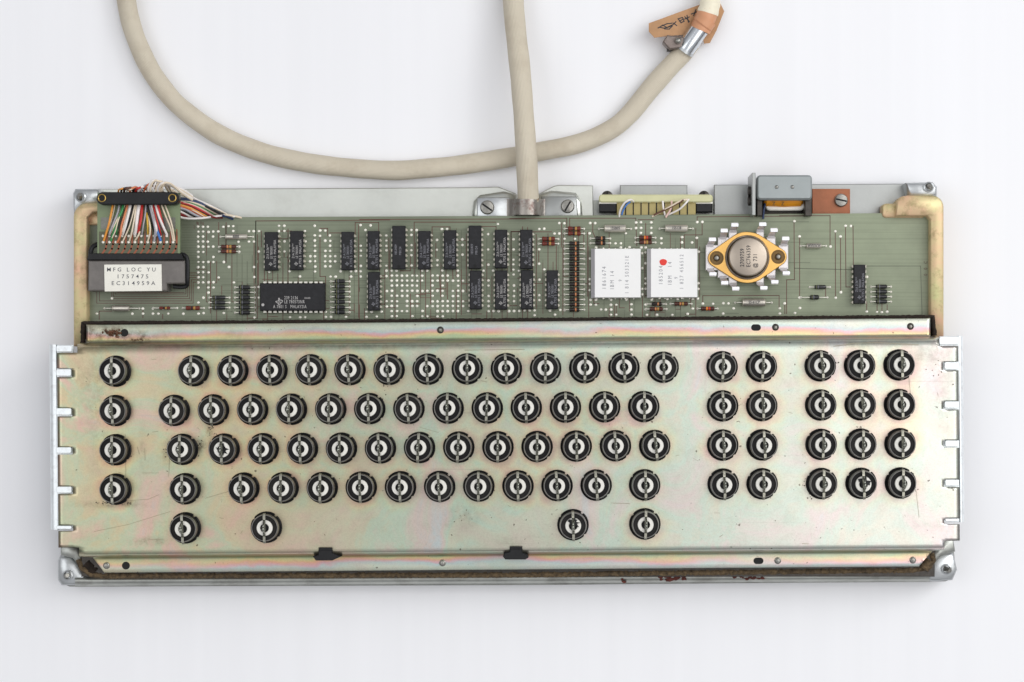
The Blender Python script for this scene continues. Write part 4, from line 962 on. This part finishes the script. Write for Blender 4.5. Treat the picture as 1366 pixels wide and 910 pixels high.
# ---- foam gaskets
def foam(pts, wd, z0, z1, m, jit=.9, name='foam_gasket'):
    from mathutils import Vector
    R3 = random.Random(5); q = []
    for (x0, y0), (x1, y1) in zip(pts[:-1], pts[1:]):
        n = max(2, int(math.hypot(x1 - x0, y1 - y0) / 2.2)); q += line((x0, y0), (x1, y1), n)
    q.append(pts[-1]); b = MB(img((z0 + z1) / 2)); rings = []
    for i, (x, y) in enumerate(q):
        a, c = q[max(0, i - 1)], q[min(len(q) - 1, i + 1)]; L = math.hypot(c[0] - a[0], c[1] - a[1]) or 1; nx, ny = -(c[1] - a[1]) / L, (c[0] - a[0]) / L
        wl, wr = wd / 2 + R3.uniform(-jit, jit) * .7, wd / 2 + R3.uniform(-jit, jit) * .7
        rings.append([b.P(x + nx * wl, y + ny * wl, z0), b.P(x + nx * wl * .9, y + ny * wl * .9, z1 - 2 + R3.uniform(-jit, jit)), b.P(x, y, z1 + R3.uniform(-jit, jit)), b.P(x - nx * wr * .9, y - ny * wr * .9, z1 - 2 + R3.uniform(-jit, jit)), b.P(x - nx * wr, y - ny * wr, z0)])
    for r0, r1 in zip(rings[:-1], rings[1:]):
        for k_ in range(4): b.F((r0[k_], r1[k_], r1[k_ + 1], r0[k_ + 1]))
    b.F(rings[0]); b.F(rings[-1])
    part(name, b.mesh(name, [m], 80))
foam([(113, 458), (113.5, 432), (300, 431), (700, 427.5), (1242, 423.5), (1244.5, 448)], 6.5, ZB, -31, FOAMD)
foam([(108, 745), (112, 756), (124, 765), (140, 767), (700, 765.5), (1215, 759.5), (1236, 756), (1243, 746), (1240, 737)], 8, -64, -32, FOAM)
foam([(118, 750), (130, 762)], 14, -66, -32, FOAMD)
foam([(1238, 746), (1230, 758)], 14, -66, -28, FOAM)
rp = MB(img(-49)); rr_ = random.Random(4)
for cx_, cy_, n_, sx_ in ((899, 771.5, 26, 17), (1000, 770.5, 10, 20), (830, 776, 3, 3)):
    for q in range(n_):
        x, y = cx_ + rr_.gauss(0, .5) * sx_, cy_ + rr_.gauss(0, .5) * 3; r_ = rr_.uniform(.8, 2.6)
        rp.prism([(x + r_ * rr_.uniform(.6, 1.3) * cos(t) * 1.4, y + r_ * rr_.uniform(.5, 1.1) * sin(t)) for t in [2 * pi * w_ / 9 for w_ in range(9)]], -56, -48.6 + .02 * q, .2)
part('rust_flakes', rp.mesh('rust_flakes', [mat('red_brown_rust', srgb(92, 42, 34), .8, 0, .5, 500, .6, 600)]), kind='stuff')
# dark interior shelf under the plate, the tops of the switch frames
b = MB(img(-50)); b.box(112, 452, 1244, 768, -84, -34, 1)
part('inner_shield', b.mesh('inner_shield', [DARKM]))

# ---- side brackets (slotted, white)
def bracket(xo0, xo1, xi, ytop, ybot, tongues, flip):
    b = MB(img(-10))
    sgn = 1 if not flip else -1
    # rounded outer rail
    rows = []
    prof_ = [(0, -62), (.0, -34), (.06, -20), (.2, -11), (.42, -7), (.7, -5.5), (1, -5)]
    A = [[b.P(xo0 + (xo1 - xo0) * t + .0075 * (y - 460), y, z) for t, z in prof_] for y in (ytop, ybot)]
    for i in range(len(prof_) - 1): b.F((A[0][i], A[0][i + 1], A[1][i + 1], A[1][i]))
    A2 = [[b.P(xo0 + (xo1 - xo0) * t + .0075 * (y - 460) + sgn * 2, y, z - 2.5) for t, z in prof_] for y in (ytop, ybot)]
    for i in range(len(prof_) - 1): b.F((A2[0][i], A2[0][i + 1], A2[1][i + 1], A2[1][i]))
    for e in (0, 1):
        for i in range(len(prof_) - 1): b.F((A[e][i], A[e][i + 1], A2[e][i + 1], A2[e][i]))
    o = part('side_bracket', b.mesh('side_bracket', [BRIGHT], 50), label='white slotted side bracket')
    b = MB(img(-6)); x0, x1 = min(xo1, xi), max(xo1, xi)
    b.box(x0 + .0, ytop + .5, x1 + 1, ybot - .3, -8.5, -5.2, .3)
    subw('bracket_flange', b.mesh('bracket_flange', [BRIGHT]), o)
    for y0_, y1_, xt in tongues:
        xa, xb = sorted((xo1 - sgn * 1, xt)); b = MB(img(-1)); b.prism(rrect(xa, y0_ + .8, xb, y1_ - .8, 2.2, 4), -4.9, -.8, .6)
        subw('bracket_tongue', b.mesh('bracket_tongue', [BRIGHT]), o)
bracket(62.8, 76, 97, 459.8, 706.5, [(460, 470.2, 96), (491.5, 502.5, 95), (543.5, 554.5, 95), (595.5, 605.5, 95), (648, 658.5, 95.5), (700.5, 706.8, 95.5)], False)
bracket(1286.2, 1278.5, 1253, 448.3, 696.5, [(448.5, 460.3, 1253), (482, 493.3, 1260), (534.3, 545.3, 1260), (586.5, 596.5, 1261), (638.5, 649, 1261), (688.5, 696.5, 1261)], True)

# ---- switches
def collar_r(t, r):
    d = math.degrees(t) % 360
    if 46 <= d <= 53: return r - 3.0 if r > 18.9 else r
    if 141 <= d <= 149: return r - 1.3 if r > 19.4 else r
    if 214 <= d <= 300: return r
    if 313 <= d <= 321: return r - 1.3 if r > 19.4 else r
    return r
b = MB(loc); b.lathe([(18.2, -1), (20.9, -1), (21.1, 1.2), (20.6, 2.6), (19.6, 3.2), (19.2, 2.2), (18.2, 2.0)], 96, rf=collar_r)
COLLAR = b.mesh('collar', [BLACKP], 40)
b = MB(loc)
b.lathe([(18.6, -1), (18.6, 5.4), (18.0, 5.9), (18.0, 7.0), (18.5, 7.5), (18.5, 9.2), (17.9, 9.7), (17.9, 11.2), (18.3, 11.8), (18.2, 13.2), (17.7, 16.5), (17.5, 20.2), (17.3, 20.8), (16.8, 20.8), (16.3, 20.2), (15.9, 18.6), (10.7, 18.4), (10.7, 17.8), (.01, 17.6)], 56,
        mats=[0] * 9 + [2, 2, 2, 1, 1, 0] + [0] * 3)
BODY = b.mesh('key_switch', [GREYP, RIM, mat('satin_switch_barrel', (.05, .047, .047), .34, 0, .25, 300)], 38)
BODY.materials[0] = mat('black_switch_plastic', (.009, .0085, .0085), .5, 0, .3, 260, .2, 500, spec=.16)
b = MB(loc); b.lathe([(10.6, 18.0), (10.5, 20.2), (10.0, 20.8), (6.0, 20.8), (5.6, 20.2), (5.6, 17.9)], 44)
RING = b.mesh('white_ring', [WHITEP], 40)
b = MB(loc); b.lathe([(5.25, 19.2), (4.8, 18.2), (4.6, 17.9), (.01, 17.85)], 28); WELL = b.mesh('centre_bore', [HOLE])
def strip_mesh(s0, s1):
    b = MB(loc)
    pr = [(19.6, 15), (19.8, 21), (18.8, 24), (16, 25), (11, 25), (9.5, 24), (6, 24.2), (-7, 24.0), (-9, 23.6), (-11, 24.6), (-16.5, 24.2), (-18, 22), (-20.2, 20.5), (-20.8, 14)]
    hw = 1.65; up = []; dn = []
    for y, z in pr:
        up.append((b.P(-hw, y, z), b.P(hw, y, z))); dn.append((b.P(-hw, y, z - 1.1), b.P(hw, y, z - 1.1)))
    for i in range(len(pr) - 1):
        b.F((up[i][0], up[i][1], up[i + 1][1], up[i + 1][0])); b.F((dn[i][0], dn[i][1], dn[i + 1][1], dn[i + 1][0]))
        b.F((up[i][0], up[i + 1][0], dn[i + 1][0], dn[i][0])); b.F((up[i][1], up[i + 1][1], dn[i + 1][1], dn[i][1]))
    for e in (0, -1): b.F((up[e][0], up[e][1], dn[e][1], dn[e][0]))
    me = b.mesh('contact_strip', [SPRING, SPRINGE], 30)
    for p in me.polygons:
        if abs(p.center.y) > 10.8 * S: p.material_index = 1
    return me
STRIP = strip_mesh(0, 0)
STRIP2 = STRIP.copy(); STRIP2.materials[0] = mat('tarnished_strip', srgb(104, 104, 94), .36, .85, .3, 400, .3, 500); STRIP2.materials[1] = mat('tarnished_end_glint', srgb(168, 166, 152), .32, .85, .3, 400, .3, 500)
BODY2 = BODY.copy(); BODY2.materials[0] = mat('dusty_switch_plastic', (.017, .016, .015), .6, 0, .5, 200, .3, 500, spec=.2)
def loop_mesh(seed):
    R4 = random.Random(seed); b = MB(loc); t0 = R4.uniform(-.6, .6)
    b.tube([(0, 8.2, 24), (.2, 7.0, 30), (t0, 4.4, 34.5), (t0 * .4, 1.6, 34.8), (0, .6, 31.5)], 1.15, 8, smooth=4)
    b.tube([(0, -6.4, 24), (.2, -5.0, 31), (t0, -2.6, 36), (t0 * .5, .6, 36.5), (0, 2.0, 32.5), (0, 0, 29.5)], 1.35, 8, smooth=4)
    b.ball(0, -.6, 31.5, 2.2, 2.5, 2.4, 12, 8)
    return b.mesh('spring_loop', [mat('glossy_spring_wire', srgb(150, 152, 142), .18, .9, .25, 500)] if seed == 0 else [bpy.data.materials['glossy_spring_wire']], 80)
LOOPS = [loop_mesh(s_) for s_ in range(4)]
R5 = random.Random(21)
proto = None
def copy_tree(o, parent):
    c = o.copy(); C.objects.link(c); c.parent = parent
    for ch in list(o.children): copy_tree(ch, c)
    return c
for i, (x, y) in enumerate(SW):
    if proto is None:
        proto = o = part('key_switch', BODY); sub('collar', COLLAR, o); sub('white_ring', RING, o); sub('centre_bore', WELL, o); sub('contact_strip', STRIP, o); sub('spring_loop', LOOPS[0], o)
    else: o = copy_tree(proto, KB)
    p_ = W(x, y, 0); o.location = (p_[0] - BASE.x, p_[1] - BASE.y, p_[2] - BASE.z)
    a = radians(R5.uniform(-1.5, 3.5)) ; o.rotation_euler = (radians(R5.gauss(0, .8)), radians(R5.gauss(0, .8)), radians(R5.uniform(-3, 3)))
    for ch in o.children:
        if ch.name.startswith('spring_loop'): ch.data = LOOPS[i % 4]; ch.rotation_euler = (0, 0, a + radians(R5.uniform(-6, 6)))
        if ch.name.startswith('contact_strip'): ch.rotation_euler = (0, 0, a)
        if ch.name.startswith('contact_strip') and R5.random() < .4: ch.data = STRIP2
    if R5.random() < .35: o.data = BODY2
    if (x, y) in ((299.2, 599.2), (764.4, 700), (1148.6, 644.8)):
        b = MB(loc); n = 18; rr = [R5.uniform(2.5, 8.5) if q % 4 else 9 for q in range(n)]
        b.prism([(rr[q] * cos(2 * pi * q / n) + 1, rr[q] * sin(2 * pi * q / n) + (4 if x > 700 else 0)) for q in range(n)], 20.9, 22.2, .2)
        sub('black_debris', b.mesh('black_debris', [BLACKP]), o)

# ---- cable clamp on the rear rail
ZC = -66
def foot(pts, dark):
    b = MB(img(ZC)); b.prism(pts, -84, ZC, 1.5); return b.mesh('clamp_foot', [STEEL if not dark else ALUG], 50)
clamp = part('cable_clamp', foot([(636, 263.5), (680, 263), (680, 300), (636, 300)], 0), label='steel saddle clamp with a rusty middle')
subw('clamp_foot', foot([(722, 262), (769, 262), (772, 300), (722, 300)], 1), clamp)
b = MB(img())
pr = [(676, -66), (681, -64), (686, -54), (689, -46), (694, -41), (703, -39.5), (711, -41), (716, -46), (719, -54), (723, -64), (727, -66)]
A = [b.P(x, 265.5, z) for x, z in pr]; B_ = [b.P(x, 286.5 if z > -60 else 290, z) for x, z in pr]; A2 = [b.P(x, 265.8, z - 4) for x, z in pr]
for i in range(len(pr) - 1): b.F((A[i], A[i + 1], B_[i + 1], B_[i])); b.F((A[i], A[i + 1], A2[i + 1], A2[i]))
subw('clamp_saddle', b.mesh('clamp_saddle', [RUST], 60), clamp)
for x in (652.5, 757): pass
def rail_screw(x, y, z, r, ang):
    screw(x, y, z, r, ang, h=5)
rail_screw(650, 277, ZC, 9.4, -35); rail_screw(757.3, 275.5, ZC, 9.0, -120)
# pressed hump of the rail round the clamp
b = MB(img(-74))
b.prism([(630, 282), (632, 268), (640, 260), (672, 255), (690, 259), (690, 300), (630, 300)], -86, -74, 4)
b.prism([(716, 259), (736, 254), (768, 257), (776, 268), (778, 300), (716, 300)], -86, -74, 4)
part('rail_hump', b.mesh('rail_hump', [ALU], 60))

# ---- cream terminal block
b = MB(img(-62)); b.prism(rrect(799, 259.5, 951, 270, 4, 4), -80, -62, 1.5)
tb = part('terminal_block', b.mesh('terminal_block', [CREAMB], 40), label='cream terminal block on the rear edge')
b = MB(img(-66)); b.box(823, 268, 928, 292, -80, -66, .5); subw('terminal_base', b.mesh('terminal_base', [CREAMD]), tb)
for i in range(9):
    x = 834.6 + i * 10.3; b = MB(img(-65)); b.box(x - .7, 265, x + .7, 292, -72, -65.4); subw('terminal_slot', b.mesh('terminal_slot', [HOLE]), tb)
    b = MB(img(-62)); b.box(x + 2.2, 264.6, x + 8.2, 270.5, -67, -63, .8); subw('terminal_lug', b.mesh('terminal_lug', [CREAMD]), tb)
for xa, xb in ((799.5, 822.5), (928.5, 950.5)):
    b = MB(img(-68)); b.box(xa, 270.5, xb, 283, -84, -68, 1); b.box(xa - .3, 269.2, xb + .3, 272, -78, -66, .6, 1); subw('end_mount', b.mesh('end_mount', [BLACKP, WHITEP]), tb)
for x in (810, 939): screw(x, 262.3, -68, 7.6, 90, m=DARKM, h=3)
for c_, pts in (('white', [(826, 296, -66), (827, 282, -56), (833, 271, -50), (841, 266.5, -50), (845, 269, -58)]), ('blue', [(829, 296, -68), (830, 284, -60), (835, 274, -56), (841, 269, -56)]), ('cream', [(870, 289, -60), (890, 278, -54), (908, 268, -50), (918, 266, -54)]),
               ('white', [(888, 288, -62), (905, 280, -54), (914, 272, -50), (919, 266, -54)]), ('white', [(884, 268, -58), (885, 278, -58), (888, 290, -62)]), ('brown', [(872, 287, -58), (895, 276, -53), (912, 267, -49)]), ('pink', [(896, 268, -58), (895, 278, -56), (888, 290, -58)])):
    wire(lambda x, y: (x, y), pts, c_, 1.3)

# ---- solenoid with grey housing
b = MB(img(-30)); b.box(1003.3, 230.5, 1008, 287, -90, -30, .5)
sol = part('solenoid', b.mesh('solenoid_mount', [ALUG]), label='grey steel solenoid with orange coil on rear edge')
b = MB(img(-36)); b.prism(rrect(1009.6, 233.5, 1083.5, 266.5, 5, 5), -50, -36, 2.2)
subw('solenoid_yoke', b.mesh('solenoid_yoke', [mat('grey_yoke', srgb(150, 156, 156), .42, .5, .06, 100, .05, 500)]), sol)
for x in (1036, 1057):
    b = MB(img(-36)); b.ball(x, 249.6, -36.2, 2.6, 2.6, 1.5, 12, 4, top=True); subw('yoke_rivet', b.mesh('yoke_rivet', [SCREW]), sol)
b = MB(img(-45)); b.box(1010, 262, 1017, 288, -84, -45, .6); b.box(1074, 262, 1083, 288, -84, -45, .6); b.box(1016, 262, 1075, 292, -88, -80)
subw('solenoid_cheek', b.mesh('solenoid_cheek', [DARKM]), sol)
b = MB(img(-60)); b.prism(rrect(1021, 262, 1074.5, 280.5, 7, 5), -80, -62, 1.5); subw('bobbin', b.mesh('bobbin', [WHITEP]), sol)
b = MB(img(-54)); b.xlathe([(1020, 8), (1023, 11), (1046, 12), (1069, 11), (1072, 8)], 20, 264, -64); subw('coil', b.mesh('coil', [ORANGE]), sol)
for s_, x in (('Z', 1030), ('Z', 1042)):
    t_ = sub('lettering', text_mesh(s_, 7, 1, INK), sol); p_ = W(x, 274, -51.7); t_.location = tuple(a - c for a, c in zip(p_, sol.location + BASE))
for y in (255, 268):
    b = MB(img()); b.xlathe([(997, 4), (998, 6.5), (1003, 6.5)], 16, y, -52); subw('mounting_nut', b.mesh('mounting_nut', [DARKM]), sol)
b = MB(img(-72)); b.box(1083.6, 252, 1134, 290, -83.5, -72, .6)
phen = part('phenolic_board', b.mesh('phenolic_board', [PHEN]), label='brown phenolic strip beside the solenoid')
screw(1121.7, 267.5, -72, 8.8, -12, h=5)
b = MB(img()); b.tube([(1018, 292, -58), (1019, 280, -56), (1021, 270, -60)], 1.4, 8); part('wire', b.mesh('wire', [WM['navy']], 80))

# ---------------------------------------------------------------- cables on the table
def cable(name, pts, r, label):
    cu = MB(img()); 
    cu.tube(pts, r, 28, smooth=10, rf=lambda t, L: 1 + .014 * sin(L * .05) + .014 * sin(L * .021 + 1) + .012 * sin(L * .13 + 2))
    o = ob(name, cu.mesh(name, [CABLE], 80), label=label, cat='cable'); return o
zc = -T + 13.2
loopc = cable('looped_cable', [(163, -60, zc), (168.5, 0, zc), (178, 42, zc), (196.5, 85.7, zc), (217, 117, zc), (243, 145, zc), (291, 179, zc), (348.6, 203, zc), (405.7, 216.5, zc), (460, 223.5, zc), (521.7, 227.5, zc), (563.4, 225.2, zc), (619, 219.6, zc), (685.8, 209, zc), (719, 202.5, zc), (772, 191.5, zc), (813.8, 173.5, zc), (840, 152, zc), (868, 118, zc), (891, 92, zc + 1), (911, 71, zc + 2), (922, 57, zc + 3)], 12.9, 'thick beige cable looping across the white table to a metal clamp')
strc = cable('upright_cable', [(682.5, -60, -80), (684.6, 0, -74), (688.5, 45, -66), (694, 96, -56), (699, 159, -49), (702, 205, -47), (703.5, 235, -50), (704.6, 262, -54), (704.7, 268, -56), (704.4, 279, -62)], 14.0, 'thick beige cable running straight up from the clamp behind the circuit board')
b = MB(img()); b.tube([(704.5, 264.5, -55), (704.6, 267, -55.4)], 14.6, 28, smooth=0)
ob('sheath_end', b.mesh('sheath_end', [mat('sheath_cut', srgb(150, 128, 105), .6, 0, .2, 300)]), strc)
# hose clamp on the end of the looped cable
b = MB(img()); b.tube([(914, 66, -80), (921, 56, -78), (934, 38, -76)], 12.9, 32, smooth=4)
ob('clamp_sleeve', b.mesh('clamp_sleeve', [CHROME], 60), loopc)
b = MB(img()); b.tube([(912.6, 68, -80.5), (914.8, 65, -80)], 13.6, 32, smooth=0)
ob('clamp_band', b.mesh('clamp_band', [STEEL], 60), loopc)
b = MB(img(-70)); b.prism([(884, 56), (890, 47), (912, 50), (910, 64), (893, 66)], -88, -68, 1.5); ear = ob('clamp_ear', b.mesh('clamp_ear', [mat('weathered_steel', srgb(132, 120, 114), .4, .6, .25, 300)]), loopc)
b = MB(img()); b.ball(904.5, 54, -64, 4.4, 4.4, 4, 16, 8); ob('clamp_screw', b.mesh('clamp_screw', [SCREW]), loopc)
b = MB(img(-76)); b.box(890, 62, 897, 67, -90, -76, 1); ob('clamp_nut', b.mesh('clamp_nut', [DARKM]), loopc)
b = MB(img()); b.tube([(934, 40, -76), (942, 22, -76), (946, 12, -77)], 14.0, 28, smooth=5, rf=lambda t, L: 1 - .05 * t + .02 * sin(L))
ob('tape_wrap', b.mesh('tape_wrap', [TAPE], 70), loopc)
b = MB(img()); b.tube([(937, 33, -75), (943, 25, -75.2)], 14.6, 28, smooth=0)
ob('tape_wrap', b.mesh('tape_wrap', [TAPE], 70), loopc)
b = MB(img()); b.tube([(944, 18, -77), (947, 6, -78), (948, -10, -80), (948, -60, -84)], 14.2, 28, smooth=5, rf=lambda t, L: 1 + .03 * sin(L * .6) - .12 * t)
ob('cloth_wrap', b.mesh('cloth_wrap', [CREAMW], 70), loopc, label='cream cloth wrap at the cable end')
# kraft tag standing behind the clamp
tagp = [(865.5, 31), (933, 4.5), (960, -3), (967.5, 12), (957, 38), (948, 55), (940, 56), (939, 49), (924, 44), (903, 46), (886, 48), (873, 50), (865.5, 42)]
b = MB(lambda x, y, z: W(x, y, z + (967 - x) * .16, -72 )); 
b.prism(tagp, -90, -88.8, .1)
tag = ob('paper_tag', b.mesh('paper_tag', [KRAFT]), label='torn brown paper tag with black marks taped behind the cable clamp', cat='tag')
b = MB(lambda x, y, z: W(x, y, z + (967 - x) * .16, -72))
for pts in ([(878, 37), (883, 34), (890, 31), (897, 30)], [(880, 36), (886, 37), (893, 35), (898, 32)], [(884, 33), (890, 36), (896, 33)], [(887, 38), (893, 38), (897, 34)], [(899, 30), (903, 33)], [(898, 32), (902, 28)], [(905, 24), (909, 29)], [(905, 24), (911, 22), (913, 27), (909, 29)], [(907, 27), (912, 24)],
            [(914, 21), (920, 27)], [(917, 19), (919, 28)], [(914, 24), (920, 21)], [(923, 17), (930, 14)], [(926, 19), (929, 11)]):
    b.strip(pts, 1.4, -88.6)
ob('ink_marks', b.mesh('ink_marks', [INK]), tag, kind=None)
for n in list(bpy.data.objects):
    if n.name.startswith('lettering') and n.type == 'FONT': bpy.data.objects.remove(n)
